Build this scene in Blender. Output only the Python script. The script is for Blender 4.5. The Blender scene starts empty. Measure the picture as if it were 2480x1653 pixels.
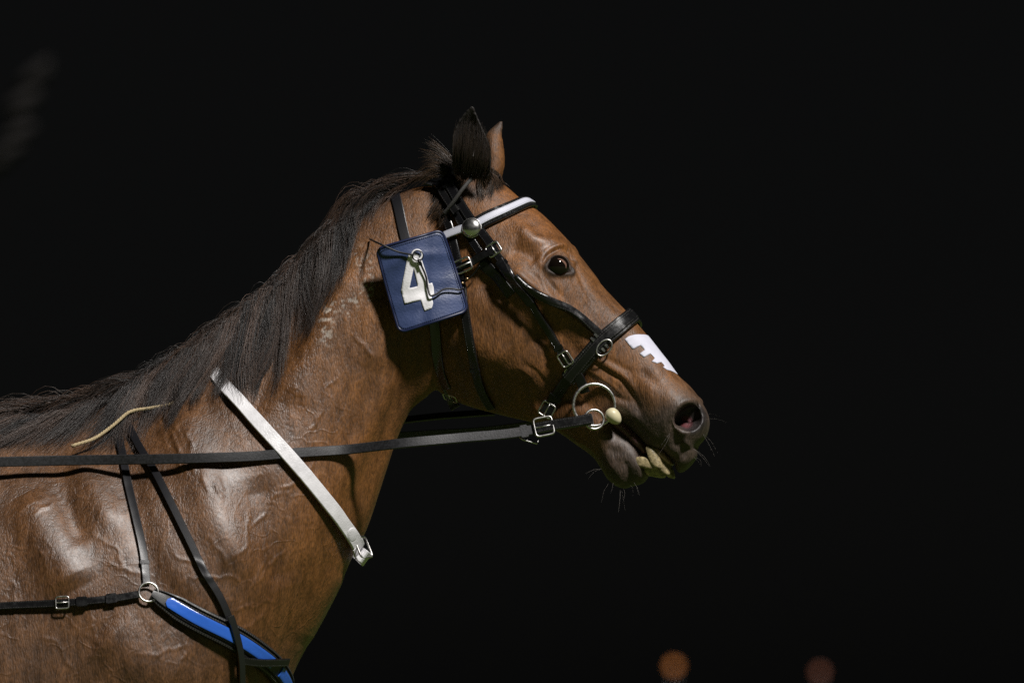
import bpy, bmesh, math, random
import numpy as np
from mathutils import Vector, Matrix
from mathutils.bvhtree import BVHTree

random.seed(4); rng = np.random.default_rng(4)
SC = bpy.context.scene
COL = SC.collection

# ------------------------------------------------------------------ camera
K = 1350.0                       # photograph pixels per metre at the horse
DIST, HC, ZC = 12.0, 1.0, 1.73   # camera distance, camera height, height at the middle of the frame
FOC = K * math.hypot(DIST, ZC - HC)
PITCH = math.atan2(ZC - HC, DIST)
CAMP = np.array([0.0, -DIST, HC])
CF = np.array([0, math.cos(PITCH), math.sin(PITCH)])
CU = np.array([0, -math.sin(PITCH), math.cos(PITCH)])
cam = bpy.data.cameras.new('camera')
cam.sensor_width = 36.0
cam.lens = 36.0 * FOC / 2480.0
cam.clip_end = 3000
cam.dof.use_dof = True
cam.dof.focus_distance = 11.93
cam.dof.aperture_fstop = 4.5
cam.dof.aperture_ratio = 1.0
camo = bpy.data.objects.new('camera', cam)
COL.objects.link(camo)
camo.location = CAMP
camo.rotation_euler = (math.pi / 2 + PITCH, 0, 0)
SC.camera = camo

# ------------------------------------------------------------------ night sky and the one floodlight
SUN_DIR = Vector((0.38, -0.53, 0.76)).normalized()     # towards the light
world = bpy.data.worlds.new('World')
SC.world = world
world.use_nodes = True
nt = world.node_tree
nt.nodes.clear()
sky = nt.nodes.new('ShaderNodeTexSky')
sky.sky_type = 'NISHITA'
sky.sun_disc = False
sky.sun_elevation = math.asin(SUN_DIR.z)
sky.sun_rotation = math.atan2(SUN_DIR.x, SUN_DIR.y)
hs = nt.nodes.new('ShaderNodeHueSaturation')
hs.inputs['Saturation'].default_value = 0.15
bg = nt.nodes.new('ShaderNodeBackground')
bg.inputs['Strength'].default_value = 0.0006
wo = nt.nodes.new('ShaderNodeOutputWorld')
nt.links.new(sky.outputs[0], hs.inputs['Color'])
nt.links.new(hs.outputs[0], bg.inputs['Color'])
nt.links.new(bg.outputs[0], wo.inputs['Surface'])
sun = bpy.data.lights.new('floodlight', 'SUN')
sun.energy = 4.6
sun.angle = math.radians(7.0)
sun.color = (1.0, 0.965, 0.93)
suno = bpy.data.objects.new('floodlight', sun)
COL.objects.link(suno)
suno.rotation_euler = SUN_DIR.to_track_quat('Z', 'Y').to_euler()
suno.location = (6, -8, 12)
SC.view_settings.view_transform = 'Standard'
SC.view_settings.look = 'None'
SC.view_settings.exposure = 0.0
SC.view_settings.gamma = 1.0
SC.cycles.use_denoising = False
SC.cycles.max_bounces = 6
SC.cycles.sample_clamp_direct = 6.0
SC.cycles.sample_clamp_indirect = 2.0

# ------------------------------------------------------------------ pixel <-> world
def ray(px, py):
    d = CF + np.array([1.0, 0, 0]) * ((px - 1240.0) / FOC) + CU * ((826.5 - py) / FOC)
    return d / np.linalg.norm(d)

def W(px, py, y=0.0):
    d = ray(px, py)
    return CAMP + d * ((y - CAMP[1]) / d[1])

def project(P):
    v = np.asarray(P, float) - CAMP
    z = v @ CF
    return 1240.0 + FOC * v[..., 0] / z, 826.5 - FOC * (v @ CU) / z

# head frame: a plane of symmetry turned a little towards the camera at the poll
YAW = math.radians(12.0)
HO = W(1080, 540, 0.0)
HF = np.array([math.cos(YAW), -math.sin(YAW), 0.0])   # forward
HL = np.array([math.sin(YAW), math.cos(YAW), 0.0])    # away from the camera
HZ = np.array([0, 0, 1.0])

def HP(px, py, l=0.0):
    """pixel -> point of the plane at lateral offset l of the head frame"""
    d = ray(px, py)
    o = HO + HL * l
    t = np.dot(o - CAMP, HL) / np.dot(d, HL)
    return CAMP + d * t

# ------------------------------------------------------------------ numeric helpers
def catmull(P, n, closed=False):
    """resample a polyline of any dimension with a centripetal-like Catmull-Rom at n points"""
    P = np.asarray(P, float)
    if closed:
        P = np.vstack([P, P[:1]])
    m = len(P)
    if m == 2:
        s = np.linspace(0, 1, n)[:, None]
        return P[0] * (1 - s) + P[1] * s
    seg = np.linalg.norm(np.diff(P, axis=0), axis=1) + 1e-9
    t = np.concatenate([[0], np.cumsum(seg)])
    M = np.zeros_like(P)
    for i in range(m):
        if 0 < i < m - 1:
            h0, h1 = t[i] - t[i - 1], t[i + 1] - t[i]
            d0, d1 = (P[i] - P[i - 1]) / h0, (P[i + 1] - P[i]) / h1
            M[i] = (d0 * h1 + d1 * h0) / (h0 + h1)
    if closed:
        h0, h1 = t[-1] - t[-2], t[1] - t[0]
        d0, d1 = (P[-1] - P[-2]) / h0, (P[1] - P[0]) / h1
        M[0] = M[-1] = (d0 * h1 + d1 * h0) / (h0 + h1)
    else:
        M[0] = (P[1] - P[0]) / (t[1] - t[0]); M[-1] = (P[-1] - P[-2]) / (t[-1] - t[-2])
    q = np.linspace(0, t[-1], n, endpoint=not closed)
    i = np.clip(np.searchsorted(t, q, side='right') - 1, 0, m - 2)
    h = (t[i + 1] - t[i])[:, None]
    s = ((q - t[i])[:, None]) / h
    return ((2 * s**3 - 3 * s**2 + 1) * P[i] + (s**3 - 2 * s**2 + s) * h * M[i]
            + (-2 * s**3 + 3 * s**2) * P[i + 1] + (s**3 - s**2) * h * M[i + 1])

def norm(v):
    return v / (np.linalg.norm(v, axis=-1, keepdims=True) + 1e-12)

def smooth_path(P, it, keep_ends=True):
    P = P.copy()
    for _ in range(it):
        Q = P.copy()
        Q[1:-1] = 0.5 * P[1:-1] + 0.25 * (P[:-2] + P[2:])
        P = Q
    return P

def new_mesh(name, V, F, mat=None, parent=None, smooth=True, uv=None):
    me = bpy.data.meshes.new(name)
    me.from_pydata([tuple(map(float, v)) for v in V], [], [tuple(map(int, f)) for f in F])
    if smooth:
        me.polygons.foreach_set('use_smooth', [True] * len(me.polygons))
    if uv is not None:
        l = me.uv_layers.new(name='UVMap')
        vi = np.empty(len(me.loops), int)
        me.loops.foreach_get('vertex_index', vi)
        l.data.foreach_set('uv', np.asarray(uv, float)[vi].ravel())
    me.update()
    o = bpy.data.objects.new(name, me)
    if mat:
        me.materials.append(mat)
    COL.objects.link(o)
    if parent is not None:
        o.parent = parent
        o.matrix_parent_inverse = parent.matrix_world.inverted()
    return o

def thing(name, label, cat, loc=(0, 0, 0), group=None):
    o = bpy.data.objects.new(name, None)
    COL.objects.link(o)
    o.location = tuple(map(float, loc))
    o.matrix_world = Matrix.Translation(tuple(map(float, loc)))
    o['label'] = label
    o['category'] = cat
    if group:
        o['group'] = group
    return o

def tag(o, label, cat, group=None):
    o['label'] = label; o['category'] = cat
    if group: o['group'] = group
    return o

def evaluated(o):
    dg = bpy.context.evaluated_depsgraph_get()
    dg.update()
    return bpy.data.meshes.new_from_object(o.evaluated_get(dg))

def mesh_arrays(me):
    V = np.empty(len(me.vertices) * 3); me.vertices.foreach_get('co', V)
    E = np.empty(len(me.edges) * 2, int); me.edges.foreach_get('vertices', E)
    return V.reshape(-1, 3), E.reshape(-1, 2)

def vnormals(me):
    N = np.empty(len(me.vertices) * 3); me.vertices.foreach_get('normal', N)
    return N.reshape(-1, 3)

def seg_dist(X, Y, pts):
    """2-D distance of points to a polyline, and parameter along it 0..1"""
    best = np.full(X.shape, 1e9); par = np.zeros(X.shape)
    n = len(pts) - 1
    for i in range(n):
        ax, ay = pts[i]; bx, by = pts[i + 1]
        dx, dy = bx - ax, by - ay
        L = dx * dx + dy * dy + 1e-9
        t = np.clip(((X - ax) * dx + (Y - ay) * dy) / L, 0, 1)
        d = np.hypot(X - ax - t * dx, Y - ay - t * dy)
        m = d < best
        best = np.where(m, d, best); par = np.where(m, (i + t) / n, par)
    return best, par

def poly_sd(X, Y, pts):
    """signed 2-D distance to a polygon, negative inside"""
    d, _ = seg_dist(X, Y, list(pts) + [pts[0]])
    inside = np.zeros(X.shape, bool)
    j = len(pts) - 1
    for i in range(len(pts)):
        xi, yi = pts[i]; xj, yj = pts[j]
        c = ((yi > Y) != (yj > Y)) & (X < (xj - xi) * (Y - yi) / (yj - yi + 1e-12) + xi)
        inside ^= c
        j = i
    return np.where(inside, -d, d)

def sstep(a, b, x):
    t = np.clip((x - a) / (b - a), 0, 1)
    return t * t * (3 - 2 * t)

# ------------------------------------------------------------------ materials
def pmat(name, base, rough=0.5, metal=0.0, spec=0.5, noise=0.0, nscale=60.0, bump=0.0, bscale=300.0,
         coat=0.0, coat_rough=0.15, rvar=0.0, emis=None, estr=0.0, sheen=0.0):
    m = bpy.data.materials.new(name)
    m.use_nodes = True
    t = m.node_tree
    b = t.nodes['Principled BSDF']
    b.inputs['Base Color'].default_value = (*base, 1)
    b.inputs['Roughness'].default_value = rough
    b.inputs['Metallic'].default_value = metal
    b.inputs['Specular IOR Level'].default_value = spec
    b.inputs['Coat Weight'].default_value = coat
    b.inputs['Coat Roughness'].default_value = coat_rough
    b.inputs['Sheen Weight'].default_value = sheen
    tc = t.nodes.new('ShaderNodeTexCoord')
    if noise or rvar:
        n = t.nodes.new('ShaderNodeTexNoise')
        n.inputs['Scale'].default_value = nscale
        n.inputs['Detail'].default_value = 5
        t.links.new(tc.outputs['Object'], n.inputs['Vector'])
        if noise:
            mr = t.nodes.new('ShaderNodeMapRange')
            mr.inputs['From Min'].default_value = 0.3; mr.inputs['From Max'].default_value = 0.7
            mr.inputs['To Min'].default_value = 1 - noise; mr.inputs['To Max'].default_value = 1 + noise
            t.links.new(n.outputs['Fac'], mr.inputs['Value'])
            mx = t.nodes.new('ShaderNodeMix'); mx.data_type = 'RGBA'; mx.blend_type = 'MULTIPLY'
            mx.inputs['Factor'].default_value = 1
            mx.inputs['A'].default_value = (*base, 1)
            t.links.new(mr.outputs[0], mx.inputs['B'])
            t.links.new(mx.outputs['Result'], b.inputs['Base Color'])
        if rvar:
            mr = t.nodes.new('ShaderNodeMapRange')
            mr.inputs['From Min'].default_value = 0.3; mr.inputs['From Max'].default_value = 0.7
            mr.inputs['To Min'].default_value = max(0.03, rough - rvar); mr.inputs['To Max'].default_value = rough + rvar
            t.links.new(n.outputs['Fac'], mr.inputs['Value'])
            t.links.new(mr.outputs[0], b.inputs['Roughness'])
    if bump:
        n2 = t.nodes.new('ShaderNodeTexNoise')
        n2.inputs['Scale'].default_value = bscale
        n2.inputs['Detail'].default_value = 4
        t.links.new(tc.outputs['Object'], n2.inputs['Vector'])
        bp = t.nodes.new('ShaderNodeBump')
        bp.inputs['Strength'].default_value = 1.0
        bp.inputs['Distance'].default_value = bump
        t.links.new(n2.outputs['Fac'], bp.inputs['Height'])
        t.links.new(bp.outputs[0], b.inputs['Normal'])
    if emis:
        b.inputs['Emission Color'].default_value = (*emis, 1)
        b.inputs['Emission Strength'].default_value = estr
    return m

def stitched(name, base, thread, rough, period=0.0045, rows=(0.72,), bump=0.0006, spec=0.5, noise=0.3, coat=0.0):
    """leather or vinyl strap with sewn edges; UV u runs along in metres, v across -1..1"""
    m = pmat(name, base, rough, spec=spec, bump=0.00012, bscale=700, rvar=0.10, nscale=120, coat=coat)
    t = m.node_tree
    b = t.nodes['Principled BSDF']
    uv = t.nodes.new('ShaderNodeUVMap'); uv.uv_map = 'UVMap'
    sp = t.nodes.new('ShaderNodeSeparateXYZ')
    t.links.new(uv.outputs[0], sp.inputs[0])
    def mth(op, a, c=None):
        n = t.nodes.new('ShaderNodeMath'); n.operation = op
        for k, v in ((0, a), (1, c)):
            if v is None: continue
            if isinstance(v, (int, float)): n.inputs[k].default_value = v
            else: t.links.new(v, n.inputs[k])
        return n.outputs[0]
    av = mth('ABSOLUTE', sp.outputs['Y'])
    fr = mth('FRACT', mth('DIVIDE', sp.outputs['X'], period))
    dash = mth('LESS_THAN', fr, 0.62)
    acc = None
    for r in rows:
        near = mth('LESS_THAN', mth('ABSOLUTE', mth('SUBTRACT', av, r)), 0.07)
        acc = near if acc is None else mth('MAXIMUM', acc, near)
    st = mth('MULTIPLY', acc, dash)
    mx = t.nodes.new('ShaderNodeMix'); mx.data_type = 'RGBA'
    mx.inputs['A'].default_value = (*base, 1); mx.inputs['B'].default_value = (*thread, 1)
    t.links.new(st, mx.inputs['Factor'])
    t.links.new(mx.outputs['Result'], b.inputs['Base Color'])
    bp = t.nodes.new('ShaderNodeBump'); bp.inputs['Distance'].default_value = bump
    t.links.new(st, bp.inputs['Height'])
    old = b.inputs['Normal'].links[0].from_node
    t.links.new(old.outputs[0], bp.inputs['Normal'])
    t.links.new(bp.outputs[0], b.inputs['Normal'])
    return m

M = {}
M['leather'] = stitched('black_leather', (0.007, 0.007, 0.0075), (0.04, 0.038, 0.037), 0.27, spec=0.6)
M['leather_plain'] = pmat('plain_black_leather', (0.007, 0.007, 0.0075), 0.32, spec=0.5, rvar=0.12, nscale=150, bump=0.00014, bscale=600)
M['patent'] = stitched('wet_patent_leather', (0.007, 0.007, 0.008), (0.03, 0.03, 0.03), 0.16, spec=0.7)
M['rein'] = pmat('worn_rein_leather', (0.013, 0.013, 0.015), 0.48, spec=0.6, noise=0.7, nscale=220, bump=0.00025, bscale=400)
M['nylon'] = pmat('black_nylon', (0.007, 0.007, 0.009), 0.33, spec=1.0, bump=0.0001, bscale=700)
M['white_vinyl'] = stitched('white_vinyl', (0.60, 0.61, 0.70), (0.42, 0.42, 0.50), 0.3, rows=(0.7,), period=0.003, spec=0.5)
M['white_strap'] = pmat('white_strap_leather', (0.72, 0.71, 0.73), 0.32, spec=0.5, noise=0.1, nscale=60, rvar=0.1, bump=0.0005, bscale=350)
M['tape'] = pmat('white_adhesive_patch', (0.62, 0.62, 0.72), 0.6, noise=0.05, nscale=80, bump=0.0003, bscale=500)
M['plate'] = pmat('navy_vinyl', (0.032, 0.054, 0.145), 0.5, spec=0.7, noise=0.18, nscale=25, bump=0.0006, bscale=260, rvar=0.08)
M['plate_edge'] = pmat('navy_piping', (0.010, 0.016, 0.055), 0.38, spec=0.5)
M['digit'] = pmat('white_digit_print', (0.82, 0.81, 0.83), 0.5, noise=0.06, nscale=60, bump=0.0004, bscale=300)
M['pad_blue'] = pmat('bright_blue_vinyl', (0.03, 0.13, 0.58), 0.24, spec=0.6, noise=0.05, nscale=40, bump=0.0004, bscale=120)
M['pad_black'] = stitched('padded_black_webbing', (0.012, 0.012, 0.013), (0.05, 0.048, 0.045), 0.42, rows=(0.86, 0.6))
M['metal'] = pmat('stainless_steel', (0.66, 0.65, 0.63), 0.34, metal=1.0, rvar=0.07, nscale=200)
M['chrome'] = pmat('chrome_rosette', (0.72, 0.72, 0.70), 0.26, metal=1.0, rvar=0.05, nscale=150)
M['brass'] = pmat('dull_brass', (0.45, 0.33, 0.20), 0.3, metal=1.0)
M['egg'] = pmat('cream_rubber', (0.62, 0.56, 0.36), 0.4, spec=0.5, noise=0.08, nscale=90)
M['rope'] = pmat('braided_rope', (0.42, 0.33, 0.19), 0.8, noise=0.35, nscale=700, bump=0.001, bscale=600)
M['cord'] = pmat('black_elastic_cord', (0.010, 0.010, 0.012), 0.5)
M['greycord'] = pmat('grey_cord', (0.05, 0.048, 0.046), 0.7, noise=0.4, nscale=800, bump=0.0008, bscale=900)
M['tooth'] = pmat('yellowed_tooth', (0.30, 0.24, 0.13), 0.35, spec=0.5, noise=0.5, nscale=140, bump=0.0008, bscale=300)
M['gum'] = pmat('pink_gum', (0.42, 0.25, 0.20), 0.3, noise=0.2, nscale=120)
M['tongue'] = pmat('purple_tongue', (0.10, 0.045, 0.048), 0.35, noise=0.3, nscale=120, bump=0.0008, bscale=250)
M['whisker'] = pmat('pale_whisker', (0.20, 0.18, 0.16), 0.5)
M['eye'] = pmat('dark_eye', (0.006, 0.004, 0.003), 0.05, spec=0.45)
M['sclera'] = pmat('eye_white', (0.17, 0.095, 0.07), 0.12, spec=0.6)

def hair_mat(name, base, tip, rough=0.46):
    m = bpy.data.materials.new(name); m.use_nodes = True
    t = m.node_tree; b = t.nodes['Principled BSDF']
    a = t.nodes.new('ShaderNodeAttribute'); a.attribute_name = 'strand'
    mx = t.nodes.new('ShaderNodeMix'); mx.data_type = 'RGBA'
    mx.inputs['A'].default_value = (*base, 1); mx.inputs['B'].default_value = (*tip, 1)
    t.links.new(a.outputs['Fac'], mx.inputs['Factor'])
    t.links.new(mx.outputs['Result'], b.inputs['Base Color'])
    b.inputs['Roughness'].default_value = rough
    b.inputs['Specular IOR Level'].default_value = 0.6
    return m
M['mane'] = hair_mat('mane_hair', (0.0045, 0.0038, 0.0036), (0.100, 0.056, 0.036))
M['forelock'] = hair_mat('forelock_hair', (0.010, 0.007, 0.005), (0.09, 0.05, 0.025))

def coat_material():
    m = bpy.data.materials.new('bay_coat'); m.use_nodes = True
    t = m.node_tree; b = t.nodes['Principled BSDF']
    L = t.links.new
    tc = t.nodes.new('ShaderNodeTexCoord')
    at = t.nodes.new('ShaderNodeAttribute'); at.attribute_name = 'coat'
    gl = t.nodes.new('ShaderNodeAttribute'); gl.attribute_name = 'wet'
    mp = t.nodes.new('ShaderNodeMapping')          # hair grain lies along the slope of neck and face
    mp.inputs['Rotation'].default_value = (0, math.radians(-58), 0)
    mp.inputs['Scale'].default_value = (1.0, 1.0, 0.28)
    L(tc.outputs['Object'], mp.inputs['Vector'])
    n1 = t.nodes.new('ShaderNodeTexNoise'); n1.inputs['Scale'].default_value = 420; n1.inputs['Detail'].default_value = 3
    L(mp.outputs[0], n1.inputs['Vector'])
    n2 = t.nodes.new('ShaderNodeTexNoise'); n2.inputs['Scale'].default_value = 16; n2.inputs['Detail'].default_value = 5
    L(tc.outputs['Object'], n2.inputs['Vector'])
    n3 = t.nodes.new('ShaderNodeTexNoise'); n3.inputs['Scale'].default_value = 70; n3.inputs['Detail'].default_value = 4
    L(mp.outputs[0], n3.inputs['Vector'])
    def rng_(src, a, c, lo=0.3, hi=0.7):
        r = t.nodes.new('ShaderNodeMapRange')
        r.inputs['From Min'].default_value = lo; r.inputs['From Max'].default_value = hi
        r.inputs['To Min'].default_value = a; r.inputs['To Max'].default_value = c
        L(src, r.inputs['Value']); return r.outputs[0]
    def mul(a, c):
        x = t.nodes.new('ShaderNodeMix'); x.data_type = 'RGBA'; x.blend_type = 'MULTIPLY'; x.inputs['Factor'].default_value = 1
        L(a, x.inputs['A']); L(c, x.inputs['B']); return x.outputs['Result']
    c = mul(at.outputs['Color'], rng_(n1.outputs['Fac'], 0.55, 1.45))
    c = mul(c, rng_(n2.outputs['Fac'], 0.72, 1.26))
    c = mul(c, rng_(n3.outputs['Fac'], 0.70, 1.28))
    L(c, b.inputs['Base Color'])
    # sweat: patchy gloss
    r = t.nodes.new('ShaderNodeMath'); r.operation = 'MULTIPLY_ADD'
    L(gl.outputs['Fac'], r.inputs[0]); r.inputs[1].default_value = -0.22
    L(rng_(n3.outputs['Fac'], 0.56, 0.72), r.inputs[2])
    L(r.outputs[0], b.inputs['Roughness'])
    b.inputs['Specular IOR Level'].default_value = 0.55
    cw = t.nodes.new('ShaderNodeMath'); cw.operation = 'MULTIPLY'; cw.inputs[1].default_value = 0.55
    n4 = t.nodes.new('ShaderNodeTexNoise'); n4.inputs['Scale'].default_value = 38; n4.inputs['Detail'].default_value = 6; n4.inputs['Roughness'].default_value = 0.65
    L(mp.outputs[0], n4.inputs['Vector'])
    cx = t.nodes.new('ShaderNodeMath'); cx.operation = 'MULTIPLY'; L(gl.outputs['Fac'], cx.inputs[0]); L(rng_(n4.outputs['Fac'], 0.15, 1.6), cx.inputs[1])
    L(cx.outputs[0], cw.inputs[0]); L(cw.outputs[0], b.inputs['Coat Weight'])
    b.inputs['Coat Roughness'].default_value = 0.40
    # relief: hair grain and swollen veins
    vn = t.nodes.new('ShaderNodeTexNoise'); vn.inputs['Scale'].default_value = 7; vn.inputs['Detail'].default_value = 3
    L(tc.outputs['Object'], vn.inputs['Vector'])
    vm = t.nodes.new('ShaderNodeMix'); vm.data_type = 'RGBA'; vm.blend_type = 'LINEAR_LIGHT'; vm.inputs['Factor'].default_value = 0.16
    L(tc.outputs['Object'], vm.inputs['A']); L(vn.outputs['Color'], vm.inputs['B'])
    vo = t.nodes.new('ShaderNodeTexVoronoi'); vo.feature = 'DISTANCE_TO_EDGE'; vo.inputs['Scale'].default_value = 11
    L(vm.outputs['Result'], vo.inputs['Vector'])
    ve = t.nodes.new('ShaderNodeMapRange'); ve.interpolation_type = 'SMOOTHSTEP'
    ve.inputs['From Min'].default_value = 0.0; ve.inputs['From Max'].default_value = 0.075
    ve.inputs['To Min'].default_value = 1; ve.inputs['To Max'].default_value = 0
    L(vo.outputs['Distance'], ve.inputs['Value'])
    va = t.nodes.new('ShaderNodeAttribute'); va.attribute_name = 'vein'
    vx = t.nodes.new('ShaderNodeMath'); vx.operation = 'MULTIPLY'
    L(ve.outputs[0], vx.inputs[0]); L(va.outputs['Fac'], vx.inputs[1])
    b1 = t.nodes.new('ShaderNodeBump'); b1.inputs['Distance'].default_value = 0.00045
    L(vx.outputs[0], b1.inputs['Height'])
    b2 = t.nodes.new('ShaderNodeBump'); b2.inputs['Distance'].default_value = 0.0022
    L(n3.outputs['Fac'], b2.inputs['Height']); L(b1.outputs[0], b2.inputs['Normal'])
    b3 = t.nodes.new('ShaderNodeBump'); b3.inputs['Distance'].default_value = 0.0012
    L(n1.outputs['Fac'], b3.inputs['Height']); L(b2.outputs[0], b3.inputs['Normal'])
    L(b3.outputs[0], b.inputs['Normal'])
    return m
M['coat'] = coat_material()

# ------------------------------------------------------------------ ground, to the horizon
def ground():
    m = bpy.data.materials.new('floodlit_grass'); m.use_nodes = True
    t = m.node_tree; b = t.nodes['Principled BSDF']
    tc = t.nodes.new('ShaderNodeTexCoord')
    n = t.nodes.new('ShaderNodeTexNoise'); n.inputs['Scale'].default_value = 2.2; n.inputs['Detail'].default_value = 9
    t.links.new(tc.outputs['Object'], n.inputs['Vector'])
    cr = t.nodes.new('ShaderNodeValToRGB')
    cr.color_ramp.elements[0].position = 0.3; cr.color_ramp.elements[0].color = (0.035, 0.055, 0.012, 1)
    cr.color_ramp.elements[1].position = 0.7; cr.color_ramp.elements[1].color = (0.075, 0.105, 0.026, 1)
    t.links.new(n.outputs['Fac'], cr.inputs[0]); t.links.new(cr.outputs[0], b.inputs['Base Color'])
    b.inputs['Roughness'].default_value = 0.9
    b.inputs['Specular IOR Level'].default_value = 0.1
    R = 2500
    V, F = [(0, 0, 0)], []
    for r in (3, 10, 40, 150, 600, R):
        for a in range(32):
            V.append((r * math.cos(a * math.pi / 16), r * math.sin(a * math.pi / 16), 0))
    for a in range(32):
        F.append((0, 1 + a, 1 + (a + 1) % 32))
    for k in range(5):
        for a in range(32):
            i, j = 1 + 32 * k + a, 1 + 32 * k + (a + 1) % 32
            F.append((i, i + 32, j + 32, j))
    o = new_mesh('ground', V, F, m)
    o['kind'] = 'structure'; o['label'] = 'floodlit grass of the track infield under the horse'
ground()

# ================================================================== THE HORSE
TK = np.array([0.0, .04, .14, .28, .42, .56, .70, .84, .95, 1.0])

def loft(stations, frame, nu=None, nv=96, step=0.008, cap=True):
    """stations: (Tpx, Bpx, eight half-widths).  frame: 'H' head plane, 'B' body plane. Returns V, F."""
    rows = []
    for T, B, w in stations:
        if frame == 'H':
            a, c = HP(*T), HP(*B)
        else:
            a, c = W(*T, 0.0), W(*B, 0.0)
        rows.append(np.concatenate([a, c, w]))
    rows = np.array(rows)
    if nu is None:
        L = np.linalg.norm(np.diff((rows[:, :3] + rows[:, 3:6]) / 2, axis=0), axis=1).sum()
        nu = max(8, int(L / step))
    R = catmull(rows, nu)
    lat = HL if frame == 'H' else np.array([0, 1.0, 0])
    th = np.linspace(0, math.pi, nv // 2 + 1)
    tt = (1 - np.cos(th)) / 2
    kn = np.arccos(1 - 2 * TK)
    V = []
    for r in R:
        T, B, w = r[:3], r[3:6], r[6:]
        wk = np.concatenate([[0], w, [0]])
        x = np.concatenate([-kn[1:][::-1], kn, 2 * math.pi - kn[:-1][::-1]])
        yv = np.concatenate([-wk[1:][::-1], wk, -wk[:-1][::-1]])
        # cubic through knots
        m = np.zeros_like(yv)
        h = np.diff(x); d = np.diff(yv) / h
        m[1:-1] = (d[:-1] * h[1:] + d[1:] * h[:-1]) / (h[:-1] + h[1:])
        i = np.clip(np.searchsorted(x, th, side='right') - 1, 0, len(x) - 2)
        s = (th - x[i]) / h[i]
        yy = ((2*s**3 - 3*s**2 + 1) * yv[i] + (s**3 - 2*s**2 + s) * h[i] * m[i]
              + (-2*s**3 + 3*s**2) * yv[i+1] + (s**3 - s**2) * h[i] * m[i+1])
        yy = np.maximum(yy, 0); yy[0] = yy[-1] = 0
        mid = T[None] * (1 - tt)[:, None] + B[None] * tt[:, None]
        near = mid - lat * yy[:, None]
        far = mid + lat * yy[:, None]
        V.append(np.vstack([near, far[-2:0:-1]]))
    n = len(V[0])
    V = np.array(V)
    F = []
    for i in range(len(V) - 1):
        for j in range(n):
            k = (j + 1) % n
            F.append((i * n + j, i * n + k, (i + 1) * n + k, (i + 1) * n + j))
    P = V.reshape(-1, 3)
    if cap:
        P = np.vstack([P, V[0].mean(0), V[-1].mean(0)])
        a, c = len(P) - 2, len(P) - 1
        e = (len(V) - 1) * n
        for j in range(n):
            k = (j + 1) % n
            F.append((a, k, j)); F.append((c, e + j, e + k))
    return P, F

def tube_solid(P, R, ns=16, flat=None):
    """closed tapered tube with round section; P Nx3, R N"""
    P = np.asarray(P, float); R = np.asarray(R, float)
    T = norm(np.gradient(P, axis=0))
    a = np.array([0, 1.0, 0]) if abs(T[0][1]) < 0.8 else np.array([1.0, 0, 0])
    V = []
    for p, t, r in zip(P, T, R):
        u = norm(a - t * np.dot(a, t)); v = np.cross(t, u)
        for k in range(ns):
            an = 2 * math.pi * k / ns
            V.append(p + r * (math.cos(an) * u + math.sin(an) * v))
    F = []
    for i in range(len(P) - 1):
        for k in range(ns):
            l = (k + 1) % ns
            F.append((i * ns + k, i * ns + l, (i + 1) * ns + l, (i + 1) * ns + k))
    V += [P[0], P[-1]]
    e = (len(P) - 1) * ns
    for k in range(ns):
        l = (k + 1) % ns
        F.append((len(V) - 2, l, k)); F.append((len(V) - 1, e + k, e + l))
    return np.array(V), F

def ellipsoid(c, ax, nu=24, nv=16):
    """c centre, ax 3 half-axis vectors"""
    V, F = [c + ax[2]], []
    for i in range(1, nv):
        f = math.pi * i / nv
        for j in range(nu):
            g = 2 * math.pi * j / nu
            V.append(c + ax[0] * math.sin(f) * math.cos(g) + ax[1] * math.sin(f) * math.sin(g) + ax[2] * math.cos(f))
    V.append(c - ax[2])
    for j in range(nu):
        F.append((0, 1 + j, 1 + (j + 1) % nu))
        F.append((len(V) - 1, 1 + (nv - 2) * nu + (j + 1) % nu, 1 + (nv - 2) * nu + j))
    for i in range(nv - 2):
        for j in range(nu):
            a, b = 1 + i * nu + j, 1 + i * nu + (j + 1) % nu
            F.append((a, a + nu, b + nu, b))
    return np.array(V), F

HEAD_RAW = [
    ((1100, 432), (1005, 640), (.020, .034, .046, .050, .050, .046, .036, .020)),
    ((1150, 420), (1012, 760), (.030, .050, .062, .066, .066, .064, .054, .030)),
    ((1222, 447), (1030, 880), (.034, .062, .079, .080, .076, .074, .066, .038)),
    ((1262, 482), (1046, 925), (.038, .068, .088, .084, .080, .078, .068, .040)),
    ((1303, 510), (1066, 952), (.044, .077, .096, .088, .083, .081, .070, .042)),
    ((1353, 558), (1112, 976), (.050, .088, .104, .094, .084, .081, .066, .038)),
    ((1410, 627), (1190, 999), (.050, .084, .099, .092, .080, .075, .058, .032)),
    ((1458, 688), (1268, 1018), (.044, .068, .081, .082, .071, .062, .047, .026)),
    ((1512, 748), (1340, 1034), (.036, .054, .065, .068, .059, .049, .038, .022)),
    ((1574, 820), (1400, 1046), (.031, .046, .055, .057, .052, .045, .037, .022)),
    ((1610, 867), (1452, 1026), (.030, .046, .054, .056, .052, .048, .042, .026)),
    ((1643, 910), (1506, 1024), (.030, .047, .057, .059, .056, .052, .045, .028)),
    ((1670, 934), (1545, 1056), (.031, .050, .061, .061, .057, .053, .046, .028)),
    ((1698, 972), (1578, 1088), (.031, .050, .060, .060, .056, .051, .044, .028)),
    ((1717, 1014), (1608, 1093), (.026, .043, .052, .053, .050, .046, .040, .026)),
    ((1712, 1050), (1626, 1103), (.018, .030, .040, .042, .042, .040, .034, .022)),
    ((1698, 1070), (1646, 1114), (.010, .017, .024, .026, .026, .025, .020, .012)),
]
HEAD = [(T_, B_, w_ if not 1 < i_ < 9 else w_[:6] + (w_[6] * .84, w_[7] * .70)) for i_, (T_, B_, w_) in enumerate(HEAD_RAW)]
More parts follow.
